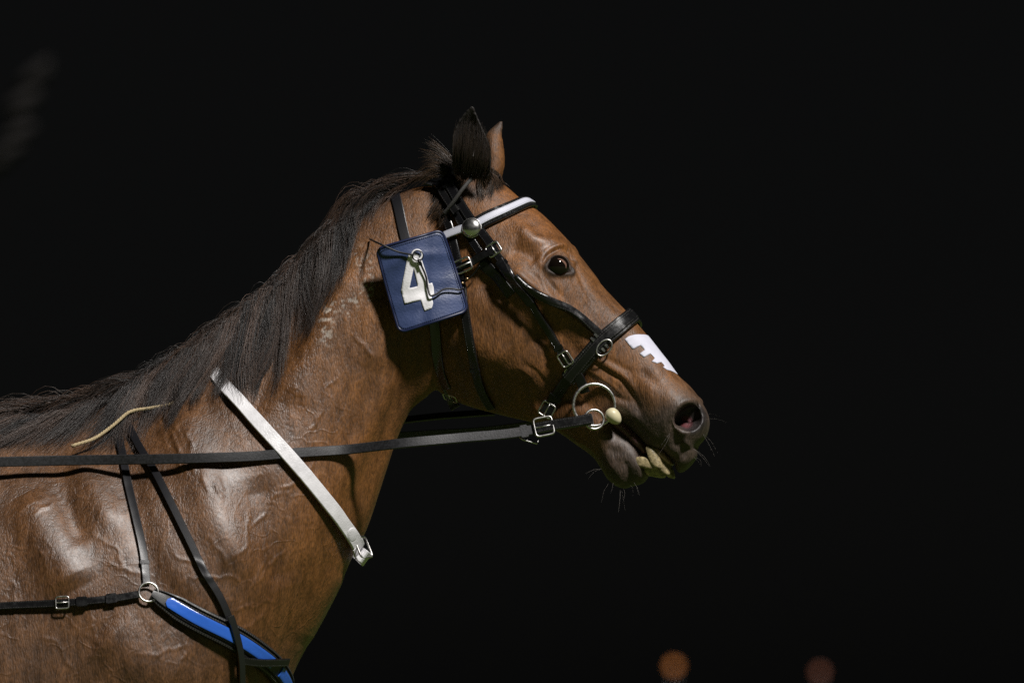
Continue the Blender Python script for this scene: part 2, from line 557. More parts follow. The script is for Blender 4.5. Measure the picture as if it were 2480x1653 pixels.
LIP = [((1606, 1040), (1594, 1081), (.014, .024, .034, .038, .038, .034, .026, .016)),
       ((1640, 1056), (1615, 1099), (.016, .028, .038, .042, .042, .038, .030, .018)),
       ((1670, 1068), (1633, 1123), (.016, .028, .038, .041, .040, .036, .029, .018)),
       ((1685, 1084), (1643, 1145), (.014, .024, .032, .035, .034, .030, .024, .014)),
       ((1688, 1104), (1661, 1138), (.008, .014, .018, .020, .019, .017, .013, .008))]
JAW = [
    ((1300, 940), (1300, 1016), (.014, .024, .032, .034, .034, .032, .026, .016)),
    ((1350, 960), (1352, 1046), (.014, .024, .033, .036, .036, .033, .026, .016)),
    ((1405, 935), (1398, 1078), (.022, .036, .045, .048, .046, .038, .028, .016)),
    ((1450, 962), (1438, 1108), (.024, .038, .046, .048, .044, .036, .027, .015)),
    ((1482, 1004), (1462, 1144), (.020, .034, .042, .044, .041, .035, .027, .015)),
    ((1497, 1033), (1474, 1162), (.017, .029, .038, .041, .039, .034, .027, .015)),
    ((1514, 1040), (1490, 1175), (.017, .029, .037, .040, .038, .034, .027, .015)),
    ((1532, 1053), (1512, 1182), (.017, .028, .036, .038, .037, .034, .026, .014)),
    ((1549, 1080), (1536, 1176), (.016, .027, .034, .036, .035, .031, .024, .014)),
    ((1561, 1108), (1555, 1171), (.012, .021, .027, .029, .028, .025, .019, .011)),
    ((1571, 1130), (1568, 1156), (.006, .010, .013, .014, .014, .012, .009, .005)),
]
NECK = [
    ((1095, 470), (1075, 900), (.020, .036, .050, .056, .058, .054, .044, .024)),
    ((1040, 448), (1050, 946), (.026, .046, .062, .068, .070, .066, .054, .030)),
    ((960, 470), (1004, 985), (.026, .048, .068, .076, .078, .074, .060, .034)),
    ((862, 528), (984, 1018), (.026, .050, .074, .084, .087, .082, .066, .038)),
    ((760, 622), (958, 1078), (.026, .052, .080, .093, .097, .091, .074, .042)),
    ((650, 722), (925, 1175), (.027, .056, .088, .106, .112, .106, .086, .048)),
    ((540, 806), (886, 1286), (.029, .062, .101, .124, .134, .127, .104, .058)),
    ((430, 882), (842, 1370), (.032, .070, .118, .148, .160, .155, .126, .070)),
    ((310, 950), (795, 1470), (.036, .080, .138, .174, .190, .186, .152, .084)),
    ((190, 1000), (742, 1562), (.042, .090, .156, .198, .218, .216, .180, .098)),
    ((70, 1022), (700, 1655), (.048, .100, .170, .216, .238, .240, .204, .112)),
    ((-60, 1022), (640, 1790), (.054, .112, .182, .228, .250, .252, .216, .120)),
    ((-200, 1012), (540, 1930), (.060, .122, .190, .234, .256, .258, .222, .124)),
    ((-340, 1022), (400, 2020), (.064, .130, .196, .238, .258, .258, .222, .124)),
    ((-480, 1050), (150, 2050), (.066, .138, .206, .246, .262, .258, .220, .122)),
    ((-560, 1058), (-100, 2055), (.067, .140, .208, .248, .265, .262, .224, .124)),
]
HIND = [
    ((-470, 1052), (170, 2044), (.063, .134, .202, .242, .258, .254, .216, .119)),
    ((-535, 1054), (0, 2054), (.0675, .1405, .209, .249, .2655, .262, .2245, .1245)),
    ((-620, 1060), (-220, 2060), (.068, .142, .211, .251, .269, .267, .227, .126)),
    ((-800, 1075), (-500, 2060), (.070, .146, .216, .256, .276, .276, .236, .130)),
    ((-1200, 1080), (-1050, 2010), (.072, .150, .222, .262, .280, .280, .236, .130)),
    ((-1650, 1040), (-1550, 1900), (.074, .150, .224, .256, .262, .252, .206, .115)),
    ((-1950, 1080), (-1920, 1800), (.066, .132, .196, .226, .232, .222, .180, .10)),
    ((-2150, 1190), (-2140, 1700), (.046, .092, .142, .166, .172, .162, .130, .07)),
    ((-2240, 1330), (-2235, 1560), (.02, .04, .06, .07, .072, .066, .05, .03)),
]
parts = []
hv, hf = loft(HEAD, 'H')
# nostrils: cut both cavities out of the head before joining
def as_obj(V, F, name='tmp'):
    o = new_mesh(name, V, F)
    bm = bmesh.new(); bm.from_mesh(o.data)
    bmesh.ops.recalc_face_normals(bm, faces=bm.faces[:])
    bm.to_mesh(o.data); bm.free()
    return o
head_o = as_obj(hv, hf)
cut = []
for sgn in (-1, 1):
    c = HP(1681, 1013) + HL * (0.052 * sgn)
    f2 = norm(HP(1719, 1014) - HP(1641, 1014)); u2 = norm(HP(1676, 978) - HP(1676, 1050))
    # opening turned outwards and forwards
    ax0 = f2 * 0.0255 + HL * (-0.010 * sgn)
    ax1 = u2 * 0.0250 + f2 * 0.003
    ax2 = HL * (-0.040 * sgn) + f2 * (-0.012)
    cut.append(as_obj(*ellipsoid(c, (ax0, ax1, ax2), 40, 28)))
    c2 = HP(1655, 1010) + HL * (0.024 * sgn)
    cut.append(as_obj(*ellipsoid(c2, (f2 * 0.034 + u2 * 0.020, u2 * 0.016, HL * 0.013), 28, 20)))
for o in cut:
    md = head_o.modifiers.new('b', 'BOOLEAN'); md.operation = 'DIFFERENCE'; md.object = o; md.solver = 'EXACT'
hm = evaluated(head_o)
def mesh_vf(me):
    V, _ = mesh_arrays(me)
    return V, [tuple(p.vertices) for p in me.polygons]
parts.append(mesh_vf(hm))
for o in cut + [head_o]:
    bpy.data.objects.remove(o)
parts.append(loft(LIP, 'H')); parts.append(loft(JAW, 'H')); parts.append(loft(NECK, 'B'))

# ears: crescent sections lofted from base to tip
def ear(rows, opening, l0, l1, frame_l):
    """rows: (left px, right px, bulge m); opening: world direction the cup faces"""
    R = []
    n = len(rows)
    for i, (a, b, d) in enumerate(rows):
        l = l0 + (l1 - l0) * i / (n - 1)
        R.append(np.concatenate([HP(*a, l), HP(*b, l), [d]]))
    R = catmull(np.array(R), 46)
    V = []
    na = 28
    op = norm(np.asarray(opening, float))
    for i, r in enumerate(R):
        A, B, d = r[:3], r[3:6], r[6]
        c = (A + B) / 2; a = (B - A) / 2
        th = min(0.0035, np.linalg.norm(a) * 0.45)
        ah = norm(a); la = np.linalg.norm(a)
        o2 = norm(op - ah * np.dot(op, ah))
        for k in range(na + 1):
            f = math.pi * k / na
            V.append(c - ah * la * math.cos(f) - o2 * d * math.sin(f))
        for k in range(na, -1, -1):
            f = math.pi * k / na
            V.append(c - ah * (la - th) * math.cos(f) - o2 * (max(d - th * 1.4, d * 0.35) * math.sin(f)) + o2 * th * 0.5)
    m = 2 * (na + 1)
    F = []
    for i in range(len(R) - 1):
        for k in range(m):
            l = (k + 1) % m
            F.append((i * m + k, i * m + l, (i + 1) * m + l, (i + 1) * m + k))
    V = np.array(V)
    e = (len(R) - 1) * m
    V = np.vstack([V, V[:m].mean(0), V[e:e + m].mean(0)])
    for k in range(m):
        l = (k + 1) % m
        F.append((len(V) - 2, l, k)); F.append((len(V) - 1, e + k, e + l))
    return V, F
NEAR_EAR = [((1112, 462), (1176, 452), .026), ((1101, 430), (1186, 424), .027), ((1094, 395), (1190, 388), .027), ((1092, 355), (1186, 352), .024),
            ((1098, 318), (1172, 318), .019), ((1115, 284), (1157, 282), .011), ((1133, 262), (1150, 262), .005), ((1142, 254), (1147, 254), .002)]
FAR_EAR = [((1160, 462), (1212, 452), .024), ((1165, 425), (1221, 420), .025), ((1170, 390), (1224, 390), .024), ((1172, 350), (1221, 356), .021),
           ((1182, 320), (1217, 325), .014), ((1200, 302), (1219, 304), .007), ((1212, 291), (1218, 292), .002)]
parts.append(ear(NEAR_EAR, (-0.74, -0.67, 0.05), -0.058, -0.078, None))
parts.append(ear(FAR_EAR, (0.25, 0.95, 0.05), 0.052, 0.075, None))
# forearm tops and shoulders run into the chest
FORE = [((250, 1700), .11), ((300, 1950), .105), ((310, 2150), .085), ((305, 2400), .055), ((300, 2520), .048)]
def leg(rows, y, ns=20):
    P = np.array([W(p[0], p[1], 0) + np.array([0, y, 0]) for p, _ in rows]); R = np.array([[r] for _, r in rows])
    Q = catmull(np.hstack([P, R]), 40)
    return tube_solid(Q[:, :3], Q[:, 3], ns)

allV, allF, off = [], [], 0
for V, F in parts:
    allV.append(V); allF += [tuple(i + off for i in f) for f in F]; off += len(V)
tmp = as_obj(np.vstack(allV), allF)
md = tmp.modifiers.new('r', 'REMESH'); md.mode = 'VOXEL'; md.voxel_size = 0.0028; md.use_smooth_shade = True
body_me = evaluated(tmp)
bpy.data.objects.remove(tmp)
V, E = mesh_arrays(body_me)
V0 = V.copy()

def laplace(V, w, it, lam=0.5):
    n = len(V)
    i, j = E[:, 0], E[:, 1]
    deg = (np.bincount(i, minlength=n) + np.bincount(j, minlength=n)).astype(float)
    deg[deg == 0] = 1
    for k in range(it):
        A = np.empty_like(V)
        for c in range(3):
            A[:, c] = (np.bincount(i, V[j, c], n) + np.bincount(j, V[i, c], n)) / deg
        V = V + (A - V) * (lam * w)[:, None]
    return V

def mirror_px(V, frame):
    if frame == 'H':
        l = (V - HO) @ HL
        Q = V - HL * (np.maximum(l, 0) * 2)[:, None]
    else:
        Q = V.copy(); Q[:, 1] = -np.abs(Q[:, 1])
    return project(Q)

px, py = project(V)
hx, hy = mirror_px(V, 'H')
bx, by = mirror_px(V, 'B')
ones = np.ones(len(V))
earz = (hy < 425) & (hx > 1080)
V = laplace(V, ones * np.where(earz, 0.5, 1.0), 5)
# blend the joints between head, neck and lower jaw
d1, _ = seg_dist(hx, hy, [(1035, 470), (1020, 560), (1010, 660), (1015, 780), (1040, 900), (1070, 950)])
d2, _ = seg_dist(hx, hy, [(1100, 470), (1150, 450), (1200, 440)])
d3, _ = seg_dist(hx, hy, [(1330, 1000), (1400, 1035), (1450, 1010)])
d4, _ = seg_dist(hx, hy, [(1600, 1060), (1650, 1070)])
wj = np.maximum.reduce([np.exp(-(d1 / 55) ** 2), np.exp(-(d2 / 30) ** 2), np.exp(-(d3 / 28) ** 2), 0.8 * np.exp(-(d4 / 16) ** 2)])
V = laplace(V, np.clip(wj, 0, 1), 40)

body_me.vertices.foreach_set('co', V.ravel()); body_me.update()
N = vnormals(body_me)

# ---------------- sculpting: broad forms, then folds.  (frame, points, radius px, height m)
STROKES = [
    # face
    ('H', [(1250, 545), (1290, 578), (1335, 588), (1372, 606)], 16, .006),        # brow bone
    ('H', [(1235, 600), (1275, 612), (1300, 628)], 20, -.009),                     # hollow above the eye
    ('H', [(1215, 650), (1260, 668), (1320, 715), (1380, 765), (1432, 800)], 14, .0085),
    ('H', [(1165, 670), (1215, 715), (1275, 775), (1330, 835)], 30, -.0085),   # cheek bone to facial crest
    ('H', [(1255, 655), (1285, 690)], 9, .002),
    ('H', [(1340, 790), (1385, 838), (1410, 862)], 22, -.006),                     # hollow in front of the cheek muscle
    ('H', [(1300, 800), (1330, 850), (1340, 900), (1320, 950)], 18, -.005),
    ('H', [(1130, 700), (1180, 800), (1240, 870)], 80, .006),                      # round cheek
    ('H', [(1378, 592), (1396, 648), (1418, 702), (1444, 748)], 5, -.0022),        # fold in front of the eye
    ('H', [(1386, 680), (1404, 716), (1424, 752)], 4, -.0012),
    ('H', [(1318, 664), (1336, 690), (1362, 720)], 6, -.0022),                     # creases under the eye
    ('H', [(1306, 668), (1322, 698), (1346, 730)], 5, .0016),
    ('H', [(1300, 672), (1314, 706)], 5, -.0016),
    ('H', [(1448, 690), (1490, 745)], 12, -.0025),
    ('H', [(1418, 862), (1446, 884), (1476, 905), (1502, 918), (1524, 944), (1540, 972), (1552, 1000)], 6, -.0030),  # nose-to-lip fold
    ('H', [(1432, 858), (1462, 880), (1492, 898), (1520, 918), (1542, 948)], 8, .0028),
    ('H', [(1420, 890), (1452, 912), (1482, 932), (1512, 962)], 5, .0022),
    ('H', [(1470, 868), (1500, 884), (1530, 900)], 5, -.0016),
    ('H', [(1448, 928), (1480, 950), (1506, 966), (1530, 972)], 6, -.0018),
    ('H', [(1490, 975), (1520, 988), (1548, 1018)], 13, .005),                      # bulge of the upper lip
    ('H', [(1494, 1006), (1524, 1030), (1560, 1066), (1600, 1088)], 7, .002),
    ('H', [(1600, 885), (1570, 930), (1580, 990), (1610, 1040)], 22, .003),
    ('H', [(1560, 905), (1590, 930)], 10, -.002),
    ('H', [(1632, 1016), (1634, 1050), (1646, 1078)], 12, -.005),                   # hollow below the nostril
    ('H', [(1654, 1064), (1668, 1078), (1672, 1100)], 8, .004),
    ('H', [(1652, 1100), (1634, 1112)], 12, -.004),
    ('H', [(1270, 880), (1300, 900), (1322, 930)], 5, -.0018),
    ('H', [(1258, 888), (1288, 912), (1300, 936)], 5, .0016),
    ('H', [(1240, 900), (1268, 922), (1280, 950)], 5, -.0014),
    # chin
    ('H', [(1470, 1080), (1488, 1096), (1504, 1088)], 11, -.0035),
    ('H', [(1512, 1116), (1522, 1140), (1524, 1168)], 7, -.0035),
    ('H', [(1480, 1120), (1498, 1150), (1506, 1172)], 12, .004),
    ('H', [(1546, 1120), (1554, 1140), (1552, 1160)], 9, .003),
    ('H', [(1390, 1062), (1420, 1074), (1440, 1092)], 7, .003),
    # neck and shoulder
    ('B', [(1030, 620), (960, 760), (900, 900)], 45, .006),
    ('B', [(1000, 850), (985, 930), (940, 1040), (890, 1150), (830, 1270)], 26, -.007),   # jugular groove
    ('B', [(950, 900), (900, 1020), (840, 1150)], 26, .004),
    ('B', [(840, 640), (800, 760), (740, 880), (690, 980)], 48, .007),
    ('B', [(740, 760), (660, 900), (600, 1020)], 30, -.005),
    ('B', [(430, 980), (470, 1100), (520, 1250), (600, 1400)], 55, .012),            # shoulder blade front
    ('B', [(620, 1150), (660, 1300), (700, 1420)], 45, -.008),
    ('B', [(300, 1120), (330, 1260), (380, 1400), (480, 1520)], 40, -.008),
    ('B', [(60, 1200), (120, 1320), (180, 1430)], 60, .016),
    ('B', [(200, 1130), (250, 1240)], 36, .008),
    ('B', [(150, 1200), (190, 1290)], 24, -.006),
    ('B', [(250, 1520), (330, 1600), (450, 1650)], 70, .012),
    ('B', [(820, 1380), (770, 1460), (730, 1560)], 30, .006),
]
# skin ripples in front of the shoulder blade
for k in range(26):
    x0 = 385 + 150 * random.random(); y0 = 1030 + 0.75 * (x0 - 385) + random.uniform(-40, 60); L0 = random.uniform(14, 40)
    STROKES.append(('B', [(x0, y0), (x0 + L0 * .16, y0 + L0 * .5), (x0 + L0 * .4, y0 + L0)], random.uniform(3.2, 4.6), random.uniform(.0009, .0019)))
# swollen veins, winding
def vein(x, y, ang, n, step, h=.0011, r=4.0):
    pts = [(x, y)]
    for i in range(n):
        ang += random.uniform(-0.75, 0.75)
        x += step * math.cos(ang); y += step * math.sin(ang)
        pts.append((x, y))
    STROKES.append(('B', [tuple(q) for q in catmull(pts, n * 3)], r, h))
for x, y, a, n in [(60, 1260, .4, 8), (90, 1330, .2, 9), (150, 1180, .8, 8), (220, 1300, .1, 8), (260, 1360, -.3, 6), (420, 1330, 1.0, 8),
                   (470, 1400, .5, 8), (600, 1240, 1.3, 8), (650, 1300, 2.0, 7), (560, 1480, .3, 7), (610, 1420, -.5, 6), (690, 1180, 2.2, 8),
                   (700, 1330, 1.8, 8), (780, 1000, 1.9, 7), (820, 900, 1.7, 8), (860, 800, 1.6, 6), (760, 1120, 1.3, 7), (100, 1540, -.2, 8),
                   (200, 1600, -.4, 9), (330, 1580, .1, 8), (430, 1600, -.3, 6), (20, 1400, .3, 8), (500, 1300, .2, 6), (640, 1480, 1.9, 6)]:
    vein(x, y, a, n, 16)
for fr, pts, r, h in STROKES:
    X, Y = (hx, hy) if fr == 'H' else (bx, by)
    xs = [p[0] for p in pts]; ys = [p[1] for p in pts]
    m = np.where((X > min(xs) - 3 * r) & (X < max(xs) + 3 * r) & (Y > min(ys) - 3 * r) & (Y < max(ys) + 3 * r))[0]
    if not len(m): continue
    d, t = seg_dist(X[m], Y[m], pts)
    taper = np.clip(np.minimum(t, 1 - t) * 5 + 0.35, 0, 1) if len(pts) > 2 else 1.0
    V[m] += N[m] * (h * np.exp(-(d / r) ** 2) * taper)[:, None]
# nostril rim
RIM = [(1650, 1046), (1640, 1030), (1638, 1012), (1643, 990), (1658, 972), (1682, 968), (1704, 980)]
d, t = seg_dist(hx, hy, [tuple(q) for q in catmull(RIM, 20)])
V += N * (.0034 * np.exp(-(d / 9) ** 2))[:, None] * (np.abs(((V - HO) @ HL)) > 0.018)[:, None]
# eye opening and lids
EYE = [(1326, 648), (1331, 639), (1341, 632), (1352, 630), (1362, 633), (1368, 642), (1374, 652), (1383, 659), (1371, 660), (1358, 661), (1346, 660), (1334, 656)]
EYEP = [tuple(q) for q in catmull(EYE, 48, closed=True)]
sd = poly_sd(hx, hy, EYEP)
side = np.abs((V - HO) @ HL) > 0.03
V += N * (np.where(side, .0050 * np.exp(-((sd - 4.5) / 5.0) ** 2) - .016 * sstep(0.0, -5.0, sd), 0))[:, None]
FOLD = [(1318, 634), (1326, 620), (1340, 611), (1360, 606), (1374, 613), (1384, 630)]
d, t = seg_dist(hx, hy, [tuple(q) for q in catmull(FOLD, 20)])
V += N * np.where(side, -.0026 * np.exp(-(d / 3.2) ** 2) + .003 * np.exp(-((d - 9) / 7) ** 2), 0)[:, None]
V = laplace(V, ones, 1, 0.4)
V = laplace(V, np.exp(-((np.hypot(hx - 1680, hy - 1012) - 34) / 12) ** 2), 6)

# ---------------- coat colours (the animal's own markings)
C = np.tile(np.array([0.135, 0.053, 0.0115]), (len(V), 1))
wet = np.full(len(V), 0.35)
veinw = np.zeros(len(V))
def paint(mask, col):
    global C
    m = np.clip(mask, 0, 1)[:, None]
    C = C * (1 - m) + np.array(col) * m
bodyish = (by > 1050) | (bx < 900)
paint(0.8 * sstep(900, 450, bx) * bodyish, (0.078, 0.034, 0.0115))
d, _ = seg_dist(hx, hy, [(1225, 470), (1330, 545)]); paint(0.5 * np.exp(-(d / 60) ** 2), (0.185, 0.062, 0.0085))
# muzzle
MUZ = [(1500, 985), (1540, 985), (1580, 1000), (1620, 975), (1660, 960), (1700, 970), (1740, 1010), (1720, 1160), (1500, 1200), (1455, 1120), (1470, 1050)]
sd = poly_sd(hx, hy, MUZ)
paint(0.92 * sstep(26, -24, sd), (0.040, 0.035, 0.034))
paint(0.5 * sstep(70, 10, sd) , (0.070, 0.042, 0.024))
sd = poly_sd(hx, hy, [(1470, 1110), (1500, 1100), (1520, 1140), (1515, 1185), (1470, 1170)])
paint(0.55 * sstep(12, -8, sd), (0.060, 0.034, 0.020))
# nostril lining
lat = np.abs((V - HO) @ HL)
dn = np.hypot((hx - 1676), (hy - 1014))
paint(np.where(lat < 0.047, sstep(44, 30, dn), 0), (0.020, 0.015, 0.014))
dn = np.hypot((hx - 1662), (hy - 1022))
paint(np.where(lat < 0.040, sstep(20, 9, dn), 0), (0.085, 0.014, 0.017))
# eye rim, ears, crest under the mane
sd = poly_sd(hx, hy, EYEP); paint(0.95 * sstep(13, 6, sd) * side, (0.008, 0.006, 0.0055)); paint(0.45 * sstep(24, 6, sd) * side, (0.05, 0.03, 0.02))
lz = (V - HO) @ HL
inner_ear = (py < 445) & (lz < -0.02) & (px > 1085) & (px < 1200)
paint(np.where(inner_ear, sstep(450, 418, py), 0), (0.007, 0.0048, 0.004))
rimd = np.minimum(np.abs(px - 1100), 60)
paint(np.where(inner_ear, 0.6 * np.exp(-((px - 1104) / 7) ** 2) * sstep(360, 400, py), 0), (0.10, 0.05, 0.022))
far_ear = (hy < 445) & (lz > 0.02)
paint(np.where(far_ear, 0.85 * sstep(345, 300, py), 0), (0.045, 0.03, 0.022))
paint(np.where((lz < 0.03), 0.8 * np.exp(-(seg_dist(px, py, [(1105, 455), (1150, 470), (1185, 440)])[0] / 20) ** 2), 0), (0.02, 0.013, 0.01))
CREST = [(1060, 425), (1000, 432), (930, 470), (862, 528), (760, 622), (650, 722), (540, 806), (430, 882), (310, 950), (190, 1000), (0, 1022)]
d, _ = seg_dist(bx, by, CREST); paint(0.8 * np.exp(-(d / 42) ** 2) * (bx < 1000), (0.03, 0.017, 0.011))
fo = np.minimum.reduce([seg_dist(bx, by, q)[0] for q in ([(872, 615), (890, 650), (896, 700), (880, 716)], [(880, 720), (850, 728), (831, 735), (842, 760)], [(812, 742), (800, 756), (788, 790), (792, 822)])])
fn = laplace(rng.normal(size=(len(V), 3)), ones, 3); fn = fn[:, 0] / fn[:, 0].std()
paint(np.where(V[:, 1] < 0, 0.75 * np.exp(-(fo / 16) ** 2) * sstep(.3, 1.4, fn), 0), (0.46, 0.41, 0.35))
# sweat sheen and veins on neck and shoulder
wet = 0.18 + 0.58 * sstep(1020, 700, bx) * bodyish + 0.45 * np.exp(-(seg_dist(bx, by, [(940, 650), (860, 800), (780, 950)])[0] / 90) ** 2)
wet = wet + 0.45 * np.exp(-(seg_dist(hx, hy, [(1250, 540), (1330, 590)])[0] / 30) ** 2)
wet = wet * (1 - 0.55 * sstep(1500, 1620, by))
wet = np.where(poly_sd(hx, hy, MUZ) < 10, 0.22, wet)
wet = np.where(poly_sd(hx, hy, EYEP) < 14, 0.0, wet)
wet = np.where((hy < 450) & (hx > 1085) & (hx < 1235), 0.0, wet)
wet = np.clip(wet, 0, 1)
veinw = 0.8 * sstep(900, 760, bx) * sstep(960, 1120, by + 0.3 * (bx - 400))

body_me.vertices.foreach_set('co', V.ravel()); body_me.update()
N = vnormals(body_me)
BVH = BVHTree.FromPolygons([Vector(v) for v in V], [tuple(p.vertices) for p in body_me.polygons])
def set_attr(me, name, arr, kind='FLOAT'):
    a = me.attributes.new(name, kind, 'POINT')
    if kind == 'FLOAT_COLOR':
        a.data.foreach_set('color', np.hstack([arr, np.ones((len(arr), 1))]).ravel())
    else:
        a.data.foreach_set('value', np.asarray(arr, float))

# hindquarters and legs, out of the frame but standing on the grass
hp = [loft(HIND, 'B', nv=48, step=0.03)]
for y in (-0.14, 0.14):
    hp.append(leg([((300, 1560), .03), ((315, 1660), .08), ((330, 1780), .105), ((330, 1950), .10), ((325, 2180), .075), ((320, 2420), .048), ((318, 2500), .052), ((318, 2560), .042), ((318, 2850), .032), ((325, 2930), .038), ((345, 3010), .034), ((362, 3060), .05), ((372, 3140), .062), ((374, 3154), .062)], y))
    hp.append(leg([((-1850, 1380), .04), ((-1870, 1500), .11), ((-1890, 1640), .14), ((-1840, 1850), .135), ((-1850, 2100), .095), ((-1930, 2330), .06), ((-1985, 2430), .055), ((-1975, 2520), .042), ((-1945, 2850), .034), ((-1935, 2940), .04), ((-1915, 3010), .035), ((-1900, 3060), .05), ((-1890, 3140), .062), ((-1888, 3154), .062)], y))
tailP = catmull([W(-2190, 1230), W(-2300, 1400), W(-2330, 1800), W(-2320, 2300), W(-2300, 2600)], 30)
hp.append(tube_solid(tailP, np.interp(np.linspace(0, 1, 30), [0, .15, .5, 1], [.03, .045, .06, .02]), 16))
n0 = len(V)
bm = bmesh.new(); bm.from_mesh(body_me)
for PV, PF in hp:
    vs = [bm.verts.new(tuple(v)) for v in PV]
    for f in PF:
        bm.faces.new([vs[i] for i in f])
bm.to_mesh(body_me); bm.free()
hv2 = np.vstack([p[0] for p in hp])
hc = np.tile(np.array([0.085, 0.036, 0.014]), (len(hv2), 1))
low = sstep(0.62, 0.45, hv2[:, 2])[:, None]; hc = hc * (1 - low) + np.array([0.014, 0.011, 0.010]) * low
nt_ = len(tailP) * 16 + 2
hc[-nt_:] = (0.012, 0.009, 0.008)
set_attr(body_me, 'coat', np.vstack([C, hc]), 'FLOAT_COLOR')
set_attr(body_me, 'wet', np.concatenate([wet, np.full(len(hv2), .5)]))
set_attr(body_me, 'vein', np.concatenate([veinw, np.full(len(hv2), .2)]))
body_me.polygons.foreach_set('use_smooth', [True] * len(body_me.polygons))
body_me.materials.clear(); body_me.materials.append(M['coat'])
horse = thing('horse', 'bay racehorse with dark mane and bared teeth, head and neck turned in profile', 'horse', (0, 0, 0))
body = bpy.data.objects.new('body', body_me); COL.objects.link(body); body.parent = horse

# ------------------------------------------------------------------ surface queries
def hit(px, py):
    d = ray(px, py)
    p, n, i, _ = BVH.ray_cast(Vector(CAMP), Vector(d))
    if p is None: return None, None
    return np.array(p), np.array(n)

def nearest(p):
    q, n, i, dd = BVH.find_nearest(Vector(p))
    return np.array(q), np.array(n)

def on(px, py, lift=0.0, back=0.0):
    p, n = hit(px, py)
    if p is None:
        p, n = nearest(W(px, py, -0.03))
    return p + n * lift, n

# ------------------------------------------------------------------ strap and fitting builders
PROFILE = [(-1.0, 0.0), (-1.0, 0.62), (-0.965, 0.86), (-0.88, 1.0), (-0.5, 1.02), (0.0, 1.03), (0.5, 1.02), (0.88, 1.0), (0.965, 0.86), (1.0, 0.62), (1.0, 0.0), (0.0, -0.05)]

def ribbon(name, P, Nn, width, thick, mat, parent, lift=0.0006, conform=True, closed=False, profile=PROFILE, minlift=True):
    """a strap with real thickness along P with outward normals Nn; width metres (scalar or array)"""
    n = len(P)
    if closed:
        T = norm(np.roll(P, -1, 0) - np.roll(P, 1, 0))
    else:
        T = norm(np.gradient(P, axis=0))
    Nn = norm(Nn - T * np.sum(Nn * T, 1)[:, None])
    B = np.cross(Nn, T)
    w = np.broadcast_to(np.asarray(width, float), (n,)) / 2
    cum = np.concatenate([[0], np.cumsum(np.linalg.norm(np.diff(P, axis=0), axis=1))])
    V, U = [], []
    m = len(profile)
    lifts = np.broadcast_to(np.asarray(lift, float), (n,))
    for i in range(n):
        base = []
        lift = lifts[i]
        for s in (-1, -0.5, 0, 0.5, 1):
            q = P[i] + B[i] * (w[i] * s)
            h = lift
            if conform:
                s0, sn = nearest(q)
                dd = np.dot(q - s0, sn)
                need = lift - dd
                if np.dot(sn, Nn[i]) > 0.15:
                    h = np.clip(need, -0.004 if conform == 'stick' else 0, 0.02)
                else:
                    h = 0
            base.append(h)
        if minlift:
            base = np.maximum(base, np.median(base) - 0.001)
        for s, hgt in profile:
            hb = np.interp(s, (-1, -.5, 0, .5, 1), base)
            V.append(P[i] + B[i] * (w[i] * s) + Nn[i] * (hb + hgt * thick))
            U.append((cum[i], s))
    F = []
    r = n if closed else n - 1
    for i in range(r):
        i2 = (i + 1) % n
        for k in range(m):
            l = (k + 1) % m
            F.append((i * m + k, i2 * m + k, i2 * m + l, i * m + l))
    if not closed:
        F.append(tuple(range(m))); F.append(tuple((n - 1) * m + k for k in range(m - 1, -1, -1)))
    o = new_mesh(name, V, F, mat, parent, uv=U)
    o.data.set_sharp_from_angle(angle=math.radians(24))
    return o

def lay(pts, step=5.0, sm=6, lift=0.0):
    """lay a pixel path on the body"""
    pts = np.asarray(pts, float)
    L = np.linalg.norm(np.diff(pts[:, :2], axis=0), axis=1).sum()
    Q = catmull(pts[:, :2], max(4, int(L / step)))
    P, Nn = [], []
    for x, y in Q:
        p, n = on(x, y)
        P.append(p + n * lift); Nn.append(n)
    P, Nn = np.array(P), np.array(Nn)
    return smooth_path(P, sm), norm(smooth_path(Nn, 24))

def strap(name, pts, wpx, mat, parent, thick=0.003, sm=6, lift=0.0008, up=0.0, step=5.0):
    P, Nn = lay(pts, step, sm, up)
    o = ribbon(name, P, Nn, wpx / K, thick, mat, parent, lift=lift + up)
    return o, P, Nn

def tube(name, P, r, mat, parent, ns=8, closed=False):
    P = np.asarray(P, float); n = len(P)
    R = np.broadcast_to(np.asarray(r, float), (n,))
    T = norm(np.roll(P, -1, 0) - np.roll(P, 1, 0)) if closed else norm(np.gradient(P, axis=0))
    u = np.array([0.13, -0.9, 0.41]); u = norm(u - T[0] * np.dot(u, T[0]))
    V = []
    for i in range(n):
        u = norm(u - T[i] * np.dot(u, T[i])); v = np.cross(T[i], u)
        for k in range(ns):
            a = 2 * math.pi * k / ns
            V.append(P[i] + R[i] * (math.cos(a) * u + math.sin(a) * v))
    F = []
    for i in range(n if closed else n - 1):
        j = (i + 1) % n
        sh = 0
        if closed and i == n - 1:     # match twist
            a0 = V[i * ns] - P[i]
            sh = int(np.argmin([np.linalg.norm((V[k] - P[0]) - a0) for k in range(ns)]))
        for k in range(ns):
            l = (k + 1) % ns
            F.append((i * ns + k, i * ns + l, j * ns + (l + sh) % ns, j * ns + (k + sh) % ns))
    if not closed:
        F.append(tuple(range(ns - 1, -1, -1))); F.append(tuple((n - 1) * ns + k for k in range(ns)))
    return new_mesh(name, V, F, mat, parent)

def rect_loop(c, t, b, lt, lb, rad=0.3, n=40):
    """rounded rectangle loop in the plane t,b"""
    pts = []
    for k in range(n):
        a = 2 * math.pi * (k + .5) / n
        x, y = math.cos(a), math.sin(a)
        e = 0.32
        pts.append(c + t * (lt * math.copysign(abs(x) ** e, x)) + b * (lb * math.copysign(abs(y) ** e, y)))
    return np.array(pts)

